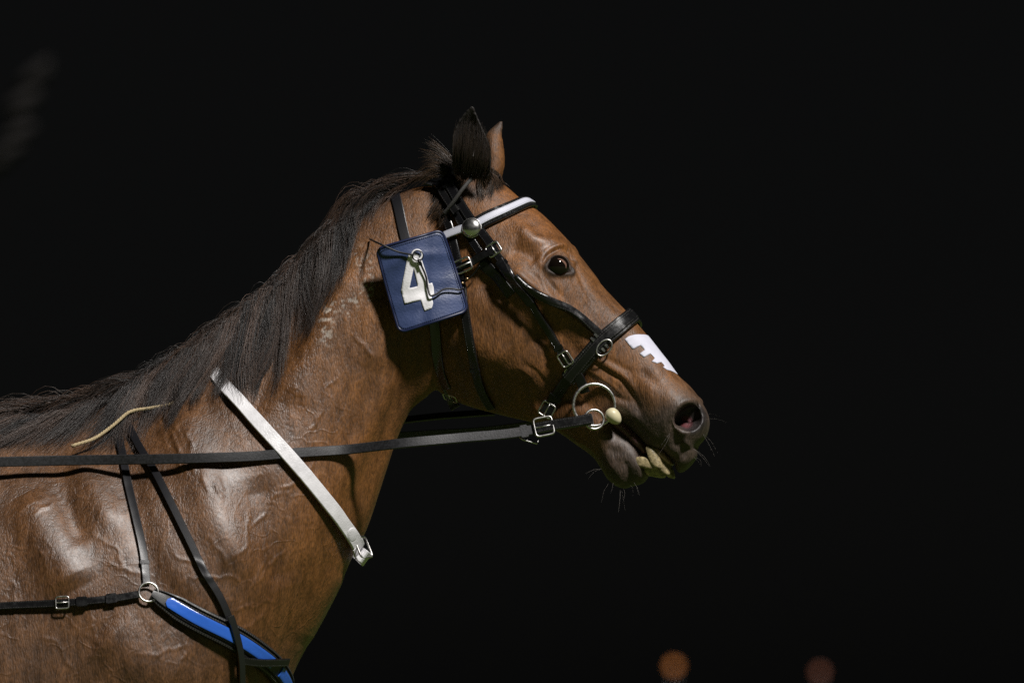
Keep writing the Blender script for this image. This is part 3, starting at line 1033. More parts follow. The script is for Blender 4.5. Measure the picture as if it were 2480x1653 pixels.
def frame_of(P, Nn, f):
    i = int(round(f * (len(P) - 1)))
    T = norm(np.gradient(P, axis=0))[i]
    n = norm(Nn[i] - T * np.dot(Nn[i], T))
    return P[i], T, n, np.cross(n, T)

def buckle(P, Nn, f, lt, lb, parent, r=0.0014, h=0.0035, mat='metal', name='buckle'):
    c, t, n, b = frame_of(P, Nn, f)
    c = c + n * h
    o = tube(name, rect_loop(c, t, b, lt, lb), r, M[mat], parent, 8, True)
    tube('buckle_tongue', [c - t * lt, c - t * lt * 0.3 + n * 0.0012, c + t * lt * 1.02 + n * 0.0005], r * 0.75, M[mat], o, 6)
    return o

def rbox(name, c, t, n, b, lt, ln, lb, mat, parent):
    bm = bmesh.new()
    bmesh.ops.create_cube(bm, size=2)
    bmesh.ops.bevel(bm, geom=bm.edges[:], offset=0.14, segments=2, affect='EDGES')
    Vv = [c + t * (v.co.x * lt) + n * (v.co.z * ln) + b * (v.co.y * lb) for v in bm.verts]
    bm.verts.index_update()
    Ff = [[v.index for v in f.verts] for f in bm.faces]
    bm.free()
    o = new_mesh(name, Vv, Ff, mat, parent)
    o.data.set_sharp_from_angle(angle=math.radians(22))
    return o

def keeper(P, Nn, f, wpx, parent, lpx=12, mat='leather_plain', h=0.0024, th=0.0026):
    th = min(th, .0022)
    c, t, n, b = frame_of(P, Nn, f)
    return rbox('keeper', c + n * h, t, n, b, lpx / K / 2, th, wpx / K / 2, M[mat], parent)

def ring(name, c, nrm, R, r, mat, parent, n=56, ns=10, squash=1.0, axis=None):
    nrm = norm(np.asarray(nrm, float))
    a = np.array([0, 0, 1.0]) if axis is None else np.asarray(axis, float)
    u = norm(a - nrm * np.dot(a, nrm)); v = np.cross(nrm, u)
    P = [c + R * (math.cos(2 * math.pi * k / n) * u + squash * math.sin(2 * math.pi * k / n) * v) for k in range(n)]
    return tube(name, P, r, mat, parent, ns, True)

def wrap(p1, p2, lat, a0, a1, n=80, centre=None, reach=0.6):
    """loop round the body in the plane through two pixel points and the lateral axis.
    angles: 0 = along p1->p2 beyond p2, 90 = towards the camera side"""
    A, B = on(*p1)[0], on(*p2)[0]
    e1 = norm(B - A); e1 = norm(e1 - lat * np.dot(e1, lat))
    c = (A + B) / 2 if centre is None else centre
    P, Nn = [], []
    for a in np.linspace(math.radians(a0), math.radians(a1), n):
        d = math.cos(a) * e1 - math.sin(a) * lat
        q, nn, _, _ = BVH.ray_cast(Vector(c + d * reach), Vector(-d))
        if q is None: continue
        P.append(np.array(q)); Nn.append(np.array(nn))
    return np.array(P), np.array(Nn)

def arc_resample(P, Nn, step=0.0035):
    L = np.linalg.norm(np.diff(P, axis=0), axis=1).sum()
    n = max(6, int(L / step))
    Q = catmull(np.hstack([P, Nn]), n)
    return smooth_path(Q[:, :3], 6), norm(smooth_path(Q[:, 3:], 12))

# ------------------------------------------------------------------ eyes, mouth
def eye(sgn):
    if sgn < 0:
        c0, n0 = W(1350, 645, 0), None
    p, n = nearest(HP(1350, 645) + HL * (0.09 * sgn) if sgn > 0 else hit(1305, 640)[0])
    # centre of the eyeball in the head frame, mirrored for the far side
    base = HP(1350, 646, -0.0745)
    l = np.dot(base - HO, HL)
    c = base if sgn < 0 else base - HL * (2 * l)
    r = 0.0215
    V, F = ellipsoid(c, (HF * r, HZ * r, HL * r), 40, 28)
    o = new_mesh('eye', V, F, M['eye'], horse)
    # white of the eye: a crescent on the upper front of the ball, found on the near eye and mirrored
    cn = base
    def ball(x, y, rr):
        d = ray(x, y); oc = CAMP - cn
        B_ = np.dot(oc, d); D_ = B_ * B_ - (np.dot(oc, oc) - rr * rr)
        q_ = CAMP + d * (-B_ - math.sqrt(max(D_, 0)))
        return q_ if sgn < 0 else q_ - HL * (2 * np.dot(q_ - HO, HL))
    arc = catmull([(1350, 626), (1359, 628), (1366, 633), (1371, 641), (1371, 650)], 16)
    Vs, Fs = [], []
    for i, (x, y) in enumerate(arc):
        wd = 2.6 * math.sin(math.pi * i / 15) ** .7 + .2
        dx, dy = np.array((1349 - x, 649 - y)) / math.hypot(1349 - x, 649 - y)
        for j in range(4):
            f = (j / 3) * wd * 1.6 - wd * .6
            Vs.append(ball(x + dx * f, y + dy * f, r + .0004))
    for i in range(15):
        for j in range(3):
            a = i * 4 + j
            Fs.append((a, a + 1, a + 5, a + 4))
    new_mesh('eye_white', Vs, Fs, M['sclera'], o)
    return o
eye(-1); eye(1)

def tooth(c, up, out, across, h, w, d, mat='tooth'):
    """a flat-fronted rounded tooth"""
    V, F = ellipsoid(np.zeros(3), (np.array([1., 0, 0]), np.array([0, 1., 0]), np.array([0, 0, 1.])), 16, 12)
    V = np.sign(V) * np.abs(V) ** 0.62
    Q = c + across * (V[:, :1] * w) + out * (V[:, 1:2] * d) + up * (V[:, 2:3] * h)
    return new_mesh('tooth', Q, F, M[mat], horse)
# incisors: arcs seen from the side; upper row leans forward and down, lower row forward
def arcade(a_px, b_px, n, hpx, half, spread):
    A, B = HP(*a_px), HP(*b_px)             # from the root side to the biting front, mid-line of the crown
    ax = norm(B - A)
    for k in range(-n, n + 1):
        s = k / n
        fr = 1 - s * s * spread
        c = A + (B - A) * (0.15 + 0.85 * fr) * 0.86 + HL * (half * math.sin(s * 1.25))
        across = norm(HL * math.cos(s * 1.1) + ax * (-math.sin(s * 1.1) * 0.8))
        out = norm(np.cross(across, np.array([0, 0, 1.0])))
        yield c, across, ax, s
upd = norm(HP(1624, 1142) - HP(1604, 1088)); lod = norm(HP(1562, 1118) - HP(1596, 1142))
for k in range(-3, 4):
    if k == 0: continue
    s = (abs(k) - 0.5) / 2.5 * (1 if k > 0 else -1)
    f = 1 - s * s
    # upper
    c = HP(1592 + 26 * f, 1108 + 24 * f) + HL * (0.031 * s)
    tooth(c, upd, norm(HF * 0.8 + HZ * -0.2), norm(HL + HF * (-0.9 * s)), 0.021, 0.0072, 0.0085)
    c = HP(1574 + 14 * f, 1122 + 20 * f) + HL * (0.029 * s)
    tooth(c, norm(HP(1594, 1128) - HP(1562, 1122)), norm(HZ), norm(HL + HF * (-0.9 * s)), 0.019, 0.0072, 0.010)
# gums and tongue fill the mouth
V_, F_ = ellipsoid(HP(1598, 1094), (norm(HP(1622, 1120) - HP(1580, 1078)) * 0.034, HL * 0.030, norm(HP(1604, 1088) - HP(1590, 1104)) * 0.009), 24, 16)
new_mesh('upper_gum', V_, F_, M['gum'], horse)
V_, F_ = ellipsoid(HP(1556, 1118), (norm(HP(1580, 1142) - HP(1545, 1090)) * 0.030, HL * 0.027, norm(HP(1565, 1110) - HP(1545, 1124)) * 0.011), 24, 16)
new_mesh('lower_gum', V_, F_, M['gum'], horse)
TP = catmull([HP(1470, 1010), HP(1510, 1034), HP(1545, 1066), HP(1566, 1092), HP(1572, 1104)], 24)
TT = norm(np.gradient(TP, axis=0)); TU = norm(np.cross(HL, TT))
Vt, Ft = [], []
for i in range(24):
    wdt = np.interp(i / 23, [0, .7, .92, 1], [.030, .034, .026, .006]); hgt = np.interp(i / 23, [0, .7, .92, 1], [.013, .0125, .009, .002])
    for k in range(20):
        a = 2 * math.pi * k / 20
        Vt.append(TP[i] + HL * (wdt * math.cos(a)) + TU[i] * (hgt * math.sin(a)))
for i in range(23):
    for k in range(20):
        l = (k + 1) % 20
        Ft.append((i * 20 + k, i * 20 + l, (i + 1) * 20 + l, (i + 1) * 20 + k))
Ft.append(tuple(range(19, -1, -1))); Ft.append(tuple(23 * 20 + k for k in range(20)))
new_mesh('tongue', Vt, Ft, M['tongue'], horse)

# ------------------------------------------------------------------ hair
def strands(name, paths, radii, shade, mat, parent, ns=3):
    """all the hairs of one mane: tapered three-sided strands; paths S x L x 3"""
    paths = np.asarray(paths); S, L, _ = paths.shape
    T = norm(np.gradient(paths, axis=1))
    ref = norm(rng.normal(size=(S, 1, 3)))
    u = norm(ref - T * np.sum(ref * T, 2, keepdims=True)); v = np.cross(T, u)
    tap = np.linspace(1, 0.12, L) ** 0.6
    r = radii[:, None] * tap[None]
    V = np.empty((S, L, ns, 3))
    for k in range(ns):
        a = 2 * math.pi * k / ns
        V[:, :, k] = paths + r[..., None] * (math.cos(a) * u + math.sin(a) * v)
    idx = np.arange(S * L * ns).reshape(S, L, ns)
    F = []
    for k in range(ns):
        l = (k + 1) % ns
        F.append(np.stack([idx[:, :-1, k], idx[:, :-1, l], idx[:, 1:, l], idx[:, 1:, k]], -1).reshape(-1, 4))
    F = np.concatenate(F)
    me = bpy.data.meshes.new(name)
    me.vertices.add(S * L * ns); me.vertices.foreach_set('co', V.ravel())
    me.loops.add(len(F) * 4); me.loops.foreach_set('vertex_index', F.ravel())
    me.polygons.add(len(F)); me.polygons.foreach_set('loop_start', np.arange(0, len(F) * 4, 4))
    me.polygons.foreach_set('use_smooth', [True] * len(F))
    me.update(calc_edges=True); me.validate()
    set_attr(me, 'strand', np.repeat(shade, L * ns))
    me.materials.append(mat)
    o = bpy.data.objects.new(name, me); COL.objects.link(o); o.parent = parent
    return o

# guide hairs (photograph pixels), from the poll back to the withers: root ... tip
GUIDES = [
    [(1052, 428), (1000, 428), (930, 452), (890, 500), (878, 560)],
    [(1000, 428), (940, 440), (880, 480), (850, 550), (838, 620)],
    [(940, 452), (890, 470), (845, 530), (815, 620), (790, 720)],
    [(880, 500), (840, 520), (800, 590), (770, 690), (740, 800)],
    [(820, 555), (785, 580), (745, 660), (720, 770), (690, 880)],
    [(760, 605), (725, 640), (690, 730), (665, 830), (640, 930)],
    [(700, 660), (665, 700), (630, 780), (605, 870), (575, 950)],
    [(640, 712), (600, 755), (560, 830), (530, 890), (495, 950)],
    [(580, 760), (535, 805), (485, 885), (455, 945), (430, 992)],
    [(520, 800), (470, 850), (420, 925), (392, 990), (372, 1052)],
    [(450, 850), (400, 900), (350, 970), (318, 1032), (292, 1090)],
    [(380, 895), (325, 930), (268, 985), (220, 1040), (180, 1090)],
    [(310, 930), (250, 958), (180, 1002), (115, 1046), (60, 1080)],
    [(240, 965), (180, 980), (100, 1012), (30, 1048), (-40, 1075)],
    [(160, 985), (90, 995), (10, 1015), (-70, 1040), (-150, 1060)],
    [(60, 995), (-10, 1005), (-90, 1020), (-170, 1040), (-250, 1060)],
]
NG, LS = len(GUIDES), 12
G = np.array([catmull(g, LS) for g in GUIDES])
def make_mane(count):
    paths, rad, shade = [], [], []
    ncl = 130
    cu = np.sort(rng.uniform(0, NG - 1.001, ncl)); cb = rng.normal(0, 1, ncl); cl = rng.uniform(0.62, 1.15, ncl); cs = rng.uniform(0, 1, ncl)
    cdx = rng.normal(0, 25, ncl); cw = rng.uniform(0.3, 1.0, ncl); cz = rng.uniform(0, 1, ncl); cph = rng.uniform(0, 6.28, ncl); crise = rng.uniform(6, 30, ncl)
    t = np.linspace(0, 1, LS)
    for s in range(count):
        k = rng.integers(ncl)
        u = np.clip(cu[k] + rng.normal(0, 0.10), 0, NG - 1.001)
        i = int(u); f = u - i
        g = G[i] * (1 - f) + G[i + 1] * f
        ln = cl[k] * rng.uniform(0.7, 1.12)
        tt = t * ln
        q = np.stack([np.interp(tt, t, g[:, c]) for c in range(2)], 1)
        q += np.clip(tt - 1, 0, 1)[:, None] * (g[-1] - g[-3])[None] * 3
        pull = t ** 1.2
        wave = np.sin(t * (4 + 3 * cw[k]) + cph[k])
        q[:, 0] += cdx[k] * pull + rng.normal(0, 8) * (1 - 0.62 * pull) + (6 + 15 * cw[k]) * wave * t + rng.normal(0, 3) * np.sin(t * 9 + rng.uniform(0, 6)) * t
        q[:, 1] += rng.normal(0, 3) + cb[k] * 7 * pull + rng.normal(0, 2.0) * np.sin(t * 8 + rng.uniform(0, 6)) * t
        rise = crise[k] * rng.uniform(0.3, 1.1) * (0.45 if u < 2 else 1.0)
        lay_ = np.clip(0.75 * cz[k] + 0.4 * rng.random(), 0, 1.1)
        if rng.random() < 0.05:
            rise *= 1.7; q[:, 0] += rng.normal(0, 10) * t; q[:, 1] += rng.normal(0, 8) * t
        q[:, 1] -= rise * np.sin(np.pi * np.clip(t / 0.55, 0, 1)) ** 0.8
        y0 = rng.uniform(-0.022, 0.020)
        P = np.empty((LS, 3)); ok = np.zeros(LS, bool)
        for j in range(LS):
            p, n = hit(q[j, 0], q[j, 1])
            if p is not None and n[1] < -0.1:
                off = 0.002 + lay_ * 0.026 * (1 - 0.5 * t[j]) * min(1, .4 + 2 * t[j])
                P[j] = p + n * off; ok[j] = True
        ids = np.where(ok)[0]
        if len(ids):
            fi = ids[0]
            for j in range(LS):
                if not ok[j]:
                    yy = y0 + (P[fi, 1] - y0) * (j / max(fi, 1)) ** 0.8 if j < fi else P[ids[ids < j][-1], 1]
                    P[j] = W(q[j, 0], q[j, 1], yy)
        else:
            for j in range(LS): P[j] = W(q[j, 0], q[j, 1], y0)
        P[:, 1] = smooth_path(P[:, 1:2], 2)[:, 0]
        paths.append(P); rad.append(rng.uniform(0.00024, 0.00058)); shade.append(np.clip(0.75 * cs[k] + 0.3 * rng.random(), 0, 1) ** 2.0)
    return strands('mane', paths, np.array(rad), np.array(shade), M['mane'], horse)
mane = make_mane(11000)
mane['kind'] = 'stuff'

def tuft(guides, count, spread, lift, rad=(0.0003, 0.0006), lrange=(0.7, 1.1)):
    paths, R, S = [], [], []
    gs = [catmull(g, 9) for g in guides]
    for s in range(count):
        g = gs[rng.integers(len(gs))]
        ln = rng.uniform(*lrange); t = np.linspace(0, 1, 9)
        q = np.array([np.interp(np.clip(t * ln, 0, 1), t, g[:, c]) for c in range(g.shape[1])]).T
        j = rng.normal(0, spread, 2)
        q[:, 0] += j[0] * (0.6 + 0.6 * t) ; q[:, 1] += j[1] * (0.6 + 0.6 * t)
        P = []
        for k in range(9):
            if g.shape[1] == 3:
                P.append(HP(q[k, 0], q[k, 1], q[k, 2] + rng.normal(0, 0.0004)))
            else:
                p, n = on(q[k, 0], q[k, 1]); P.append(p + n * (lift * rng.uniform(0.3, 1.0)))
        paths.append(smooth_path(np.array(P), 2)); R.append(rng.uniform(*rad)); S.append(rng.random() ** 1.5)
    return paths, R, S
allp = [tuft([[(1090, 400, -.02), (1068, 388, -.02), (1048, 378, -.02), (1032, 380, -.02)], [(1092, 385, -.01), (1072, 370, -.01), (1052, 358, -.01), (1040, 352, -.01)],
              [(1090, 418, -.02), (1066, 404, -.03), (1044, 398, -.03), (1030, 412, -.03)], [(1088, 425, -.03), (1055, 410, -.04), (1025, 425, -.04), (1005, 440, -.04)]], 260, 9, 0),
        tuft([[(1100, 430), (1088, 470), (1072, 510), (1046, 540)], [(1108, 440), (1096, 480), (1080, 520), (1068, 550)], [(1092, 432), (1082, 462), (1062, 500), (1040, 525)]], 260, 4, 0.012),
        tuft([[(1196, 418), (1208, 434), (1220, 452)], [(1190, 412), (1202, 440), (1212, 462)], [(1180, 420), (1190, 448), (1186, 478)], [(1170, 425), (1165, 455), (1170, 485)]], 300, 5, 0.006)]
allp.append(tuft([[(1110, 420, -.066), (1112, 380, -.088), (1118, 330, -.092), (1128, 290, -.088)], [(1125, 430, -.066), (1130, 390, -.09), (1136, 340, -.095), (1142, 290, -.09)],
                  [(1145, 430, -.066), (1152, 390, -.09), (1158, 345, -.094), (1156, 300, -.088)], [(1160, 428, -.07), (1172, 395, -.088), (1176, 355, -.09), (1168, 315, -.088)]], 900, 7, 0, (.0003, .0006), (.4, 1.0)))
for k_ in range(len(allp[-1][2])): allp[-1][2][k_] *= .25
fl = strands('forelock', np.array(sum([a[0] for a in allp], [])), np.array(sum([a[1] for a in allp], [])), np.array(sum([a[2] for a in allp], [])), M['forelock'], horse)
fl['kind'] = 'stuff'
# whiskers on chin, lip and nostril
wp, wr = [], []
for (x, y, l, ax, ay, n, sp) in [(1505, 1180, -.01, .1, 1, 5, 12), (1528, 1172, -.02, .3, 1, 5, 12), (1480, 1165, -.02, -.8, 1, 4, 10), (1465, 1130, -.02, -1, .5, 3, 8),
                                 (1716, 1010, -.02, 1, .2, 4, 20), (1708, 1050, -.02, 1, .6, 4, 12), (1688, 1085, -.02, 1, .7, 4, 10), (1620, 1050, -.05, -.5, 1, 3, 14), (1686, 1110, -.01, 1, .4, 3, 10)]:
    for k in range((n + 1) // 2):
        L = random.uniform(18, 58); a = math.atan2(ay, ax) + random.uniform(-.45, .45)
        x0, y0 = x + random.uniform(-sp, sp) * .5, y + random.uniform(-sp, sp) * .5
        p0 = HP(x0, y0, l)
        p0 = nearest(p0)[0]
        p1 = p0 + (HP(x0 + L * math.cos(a), y0 + L * math.sin(a), l - 0.02) - HP(x0, y0, l))
        sag = np.array([0, 0, -0.004 - 0.004 * random.random()])
        wp.append(catmull([p0, (p0 + p1) / 2 + HF * random.uniform(-.004, .004), p1 + sag], 9)); wr.append(random.uniform(0.00009, 0.00020))
wk = strands('whisker', np.array(wp), np.array(wr), np.zeros(len(wp)), M['whisker'], horse)
wk['kind'] = 'stuff'

# ================================================================== TACK
# --- white patch over the nose
def nose_patch():
    # outline as (s along the nose in pixels from its upper edge, a arc metres from the mid-line; near side negative)
    meas = [(-10, 12.5), (-18, 27.6), (-22, 40), (-21.4, 50.8), (-6, 51), (9.8, 50), (11.9, 30), (26.7, 29), (27.6, 43.9), (41.5, 41), (41.9, 24.5), (56.7, 23.6),
            (60, 34), (71.7, 27.3), (73, 17.5), (86, 16.6), (85, 22), (96, 19), (106, 6)]
    near = [(-4, 0)] + [(s_, -.050 * max(.08, math.acos(1 - p_ / 67.5) - .13)) for s_, p_ in meas] + [(114, 0)]
    outl = near + [(s, -a) for s, a in near[-2:0:-1]]
    A, B = np.array((1571, 816.)), np.array((1641, 907.))
    ax = norm(HP(*B) - HP(*A))
    up = norm(np.cross(HL, ax)); up = up if up[2] > 0 else -up
    bm = bmesh.new()
    vs = [bm.verts.new((s / K, a, 0)) for s, a in outl]
    es = [bm.edges.new((vs[i], vs[(i + 1) % len(vs)])) for i in range(len(vs))]
    bmesh.ops.triangle_fill(bm, edges=es, use_beauty=True)
    for _ in range(4):
        long = [e for e in bm.edges if e.calc_length() > 0.005]
        if not long: break
        bmesh.ops.subdivide_edges(bm, edges=long, cuts=1, use_grid_fill=False)
        bmesh.ops.triangulate(bm, faces=bm.faces[:])
    bmesh.ops.recalc_face_normals(bm, faces=bm.faces[:])
    bm.verts.index_update()
    r0 = 0.050
    pts, nn = [], []
    L0 = np.linalg.norm(B - A)
    for v in bm.verts:
        s = v.co.x * K; a = v.co.y
        m = HP(*(A + (B - A) * (s / L0))) - up * r0
        th = a / r0
        d = math.cos(th) * up + math.sin(th) * HL
        q, n, _, _ = BVH.ray_cast(Vector(m + d * 0.15), Vector(-d))
        q = np.array(q) if q is not None else m + d * r0
        pts.append(q + d * 0.0011)
        nn.append(d)
    F = [[v.index for v in f.verts] for f in bm.faces]
    n = len(pts)
    bd = [(e.verts[0].index, e.verts[1].index) for e in bm.edges if len(e.link_faces) == 1]
    Vv = pts + [p - d * 0.0016 for p, d in zip(pts, nn)]
    Ff = F + [[i + n for i in f[::-1]] for f in F] + [(a, b, b + n, a + n) for a, b in bd]
    bm.free()
    o = new_mesh('nose_patch', Vv, Ff, M['tape'])
    bm = bmesh.new(); bm.from_mesh(o.data); bmesh.ops.recalc_face_normals(bm, faces=bm.faces[:]); bm.to_mesh(o.data); bm.free()
    tag(o, 'white adhesive patch with notched edge stuck across the nose above the nostrils', 'nose patch')
nose_patch()

# --- bridle
bridle = thing('bridle', 'wet black leather bridle with white browband and stitched noseband on the head', 'bridle', HP(1250, 620, -.1))
# crown behind the ears
P1, N1 = lay([(1116, 494), (1100, 462), (1084, 436), (1070, 412), (1062, 404)], sm=8)
crown = ribbon('crownpiece', P1, N1, 24 / K, .004, M['patent'], bridle, lift=.014)
keeper(P1, N1, .42, 30, crown, 24, 'leather_plain', h=.019, th=.004)
P1, N1 = lay([(1112, 520), (1090, 490), (1062, 458), (1040, 436), (1030, 428)], sm=8)
c2 = ribbon('crownpiece', P1, N1, 20 / K, .0035, M['leather'], bridle, lift=.012)
keeper(P1, N1, .6, 26, c2, 14, 'patent', h=.017, th=.0035)
# cheek straps
front, Pf, Nf = strap('cheek_strap', [(1112, 486), (1135, 523), (1160, 556), (1182, 582), (1204, 616)], 22, M['patent'], bridle, thick=.0045, lift=.004)
mid, Pm, Nm = strap('cheek_strap', [(1094, 500), (1110, 524), (1128, 556), (1146, 586), (1164, 612)], 19, M['patent'], bridle, thick=.0035, lift=.002)
buckle(Pf, Nf, .95, .011, .012, front, r=.0021, h=.0085, mat='chrome')
keeper(Pf, Nf, .88, 28, front, 9, 'patent', h=.0075, th=.003)
chk, Pc, Nc = strap('cheek_strap', [(1198, 610), (1229, 649), (1258, 688), (1284, 722), (1307, 763), (1333, 804), (1355, 843), (1372, 868), (1384, 888)], 19, M['leather'], bridle, thick=.0045, lift=.004, sm=14)
for f, mt in ((.12, 'leather_plain'), (.29, 'leather_plain'), (.42, 'leather_plain'), (.84, 'leather_plain')):
    keeper(Pc, Nc, f, 24, chk, 11, mt, h=.0078, th=.0022)
buckle(Pc, Nc, .925, .0125, .0105, chk, r=.0016, h=.0095)
over, Po, No = strap('cheek_strap', [(1214, 636), (1240, 668), (1270, 706), (1290, 734)], 22, M['leather_plain'], bridle, thick=.003, lift=.009)
dbl, Pd, Nd = strap('cheek_strap', [(1250, 668), (1274, 690), (1302, 710), (1343, 733), (1384, 755), (1415, 780), (1450, 808)], 20, M['leather'], bridle, thick=.005, lift=.004, sm=20)
# throat strap
thr, Pt, Nt = strap('throat_strap', [(1070, 506), (1087, 538), (1099, 582), (1110, 630), (1118, 680), (1124, 720), (1130, 769), (1139, 820), (1147, 862), (1154, 900), (1166, 940), (1182, 972), (1192, 986)], 22, M['leather'], bridle, thick=.004, lift=.003, sm=16)
keeper(Pt, Nt, .80, 26, thr, 10, 'patent', h=.006, th=.003)
# noseband: a full loop
Pn, Nn_ = wrap((1422, 864), (1494, 795), HL, -8, 352, 140, centre=HP(1462, 868))
Pn, Nn_ = arc_resample(Pn, Nn_)
i0 = int(np.argmin(np.linalg.norm(Pn - on(1412, 876)[0], axis=1)))
Pl, Nl = lay([(1536, 762), (1494, 795), (1453, 828), (1422, 864), (1398, 890), (1376, 916)], sm=8)
LQ, LN = [], []
# near half laid along the photograph's line, far half its mirror image
def mirror(P):
    l = (P - HO) @ HL
    return P - HL * (2 * l)[:, None]
def mirror_n(Nv):
    return Nv - HL * (2 * (Nv @ HL))[:, None]
top = HP(1545, 768)
def symmetric(P, Nv, bridge=None):
    """near half plus mirrored half joined over the mid-line"""
    A, An = P[::-1], Nv[::-1]
    Q = np.vstack([A, mirror(P)]) if bridge is None else np.vstack([A, bridge[0][None], mirror(P)])
    QN = np.vstack([An, mirror_n(Nv)]) if bridge is None else np.vstack([An, bridge[1][None], mirror_n(Nv)])
    return Q, QN
keep = (Pl - HO) @ HL < -0.006
Pl, Nl = Pl[keep], Nl[keep]
axn = norm(HP(1574, 820) - HP(1512, 748)); upn = norm(np.cross(HL, axn)); upn = upn if upn[2] > 0 else -upn
qb = np.array(BVH.ray_cast(Vector(HP(1524, 768) + upn * .1), Vector(-upn))[0])
Q, QN = symmetric(Pl, Nl, (qb, upn))
Q, QN = arc_resample(Q, QN)
nose = ribbon('noseband', Q, QN, 40 / K, .006, M['leather'], bridle, lift=.003)
inn = ribbon('noseband_lining', Q, QN, 25 / K, .0045, M['leather'], nose, lift=.0085, conform=False)
fN = 0.17
cK, tK, nK, bK = frame_of(Pl, Nl, .46)
for dx in (-.004, .005):
    rbox('keeper', cK + nK * .0095 + tK * dx, tK, nK, bK, .0022, .0022, .0175, M['chrome'], nose)
ring('noseband_ring', on(1462, 843)[0] + on(1462, 843)[1] * .0125, on(1462, 843)[1], .0165, .0016, M['metal'], nose, squash=.66, axis=HP(1478, 826) - HP(1447, 860))
chin, Pch, Nch = strap('chin_strap', [(1392, 896), (1370, 924), (1350, 955), (1333, 980), (1322, 1000)], 27, M['leather_plain'], bridle, thick=.0045, lift=.003)
keeper(Pch, Nch, .62, 33, chin, 12, 'leather_plain', h=.0065, th=.003)
buckle(Pch, Nch, .93, .0125, .0125, chin, r=.0017, h=.0075)
buckle(Pch, Nch, .1, .004, .013, chin, r=.0016, h=.0075, mat='chrome', name='stud')
hang, Ph, Nh = strap('bit_hanger', [(1388, 884), (1400, 902), (1410, 922), (1420, 948)], 24, M['leather_plain'], bridle, thick=.005, lift=.006)
# browband: black padded band with a white face, then white alone behind the rosette
Pb, Nb = lay([(1292, 487), (1262, 499), (1239, 508), (1210, 520), (1182, 531), (1156, 546)], sm=8)
keep = (Pb - HO) @ HL < -0.008
Pb, Nb = Pb[keep], Nb[keep]
axb = norm(HP(1353, 557) - HP(1262, 482)); upb = norm(np.cross(HL, axb)); upb = upb if upb[2] > 0 else -upb
qb = np.array(BVH.ray_cast(Vector(HP(1290, 484) + upb * .1), Vector(-upb))[0])
Q, QN = symmetric(Pb, Nb, (qb, upb)); Q, QN = arc_resample(Q, QN)
brow = ribbon('browband', Q, QN, 38 / K, .004, M['patent'], bridle, lift=.004)
ribbon('browband_face', Q, QN, 18 / K, .0022, M['white_vinyl'], brow, lift=.0084)
bw, Pw, Nw = strap('browband_end', [(1160, 545), (1130, 556), (1106, 564), (1084, 573)], 19, M['white_vinyl'], brow, thick=.0035, lift=.010)
# rosette
pr, nr = on(1144, 555)
nr = norm(nr * .6 + np.array([0, -.8, .1]))
tr = norm(np.cross(nr, np.array([0, 0, 1.]))); br = np.cross(nr, tr)
V_, F_ = ellipsoid(pr + nr * .011, (tr * .0172, br * .0172, nr * .0085), 40, 20)
ros = new_mesh('rosette', V_, F_, M['chrome'], bridle)
ring('rosette_rim', pr + nr * .010, nr, .0172, .0012, M['metal'], ros)
# side strap from the number plate to the cheek, and its dark keeper leather
sid, Ps, Ns = strap('side_strap', [(1086, 663), (1110, 652), (1132, 643), (1158, 630), (1184, 616), (1200, 612)], 19, M['leather_plain'], bridle, thick=.0035, lift=.010, sm=10)
buckle(Ps, Ns, .37, .0155, .0115, sid, r=.0018, h=.0165)
tri, _, _ = strap('cheek_leather', [(1166, 634), (1188, 652), (1210, 674), (1226, 694), (1240, 714)], 30, M['leather_plain'], bridle, thick=.003, lift=.002)
def cord(name, pts, r, mat, parent, lift=.012, sm=3, l=None):
    P = []
    Qc = catmull(pts, max(6, int(len(pts) * 7)))
    for q in Qc:
        p, n = on(q[0], q[1]); P.append(p + n * lift)
    return tube(name, smooth_path(np.array(P), sm), r, mat, parent, 7)
tc_ = cord('toggle_cord', [(1170, 642), (1156, 660), (1136, 680), (1122, 692)], .0016, M['leather_plain'], bridle, .013)
for (x, y) in ((1136, 677), (1126, 687), (1120, 691)):
    p, n = on(x, y)
    V_, F_ = ellipsoid(p + n * .014, (np.array([.0036, 0, 0]), np.array([0, .0032, 0]), np.array([0, 0, .0028])), 12, 8)
    new_mesh('bead', V_, F_, M['brass'], tc_)
# ear cord
P_ = [on(1142, 436)[0] + np.array([0, -.030, 0]), on(1120, 462)[0] + np.array([0, -.028, 0]), on(1098, 492)[0] + np.array([0, -.022, 0]), on(1075, 520)[0] + np.array([0, -.012, 0])]
tube('ear_cord', catmull(P_, 24), .0036, M['greycord'], bridle, 8)

# --- the bit
bit = thing('bit', 'steel ring bit with a cream egg shaped stop at the corner of the mouth', 'bit', HP(1440, 985, -.06))
pb_, nb_ = on(1439, 985)
nv = norm(np.array([0.12, -1, 0.02]))
cb_ = HP(1439, 980, 0); yb = min(on(x, y)[0][1] for x, y in ((1439, 980), (1400, 960), (1480, 960), (1440, 930), (1480, 990), (1410, 1000))) - 0.006
big = ring('bit_ring', W(1439, 980, yb), nv, .0372, .0030, M['metal'], bit, n=72)
small = ring('bit_ring', W(1439, 1015, yb - .006), norm(np.array([.2, -1, .1])), .0172, .0024, M['metal'], bit)
ce = W(1486, 1008, on(1490, 1000)[0][1] - .012)
e1 = norm(W(1500, 1022, ce[1]) - W(1474, 994, ce[1])); e3 = np.array([0, -1., 0]); e2 = np.cross(e1, e3)
V_, F_ = ellipsoid(np.zeros(3), (np.array([1., 0, 0]), np.array([0, 1., 0]), np.array([0, 0, 1.])), 32, 20)
w_ = 1 - 0.16 * V_[:, :1]
V_ = ce + e1 * (V_[:, :1] * .0165) + e2 * (V_[:, 1:2] * .0128 * w_) + e3 * (V_[:, 2:3] * .0128 * w_)
new_mesh('bit_stop', V_, F_, M['egg'], bit)
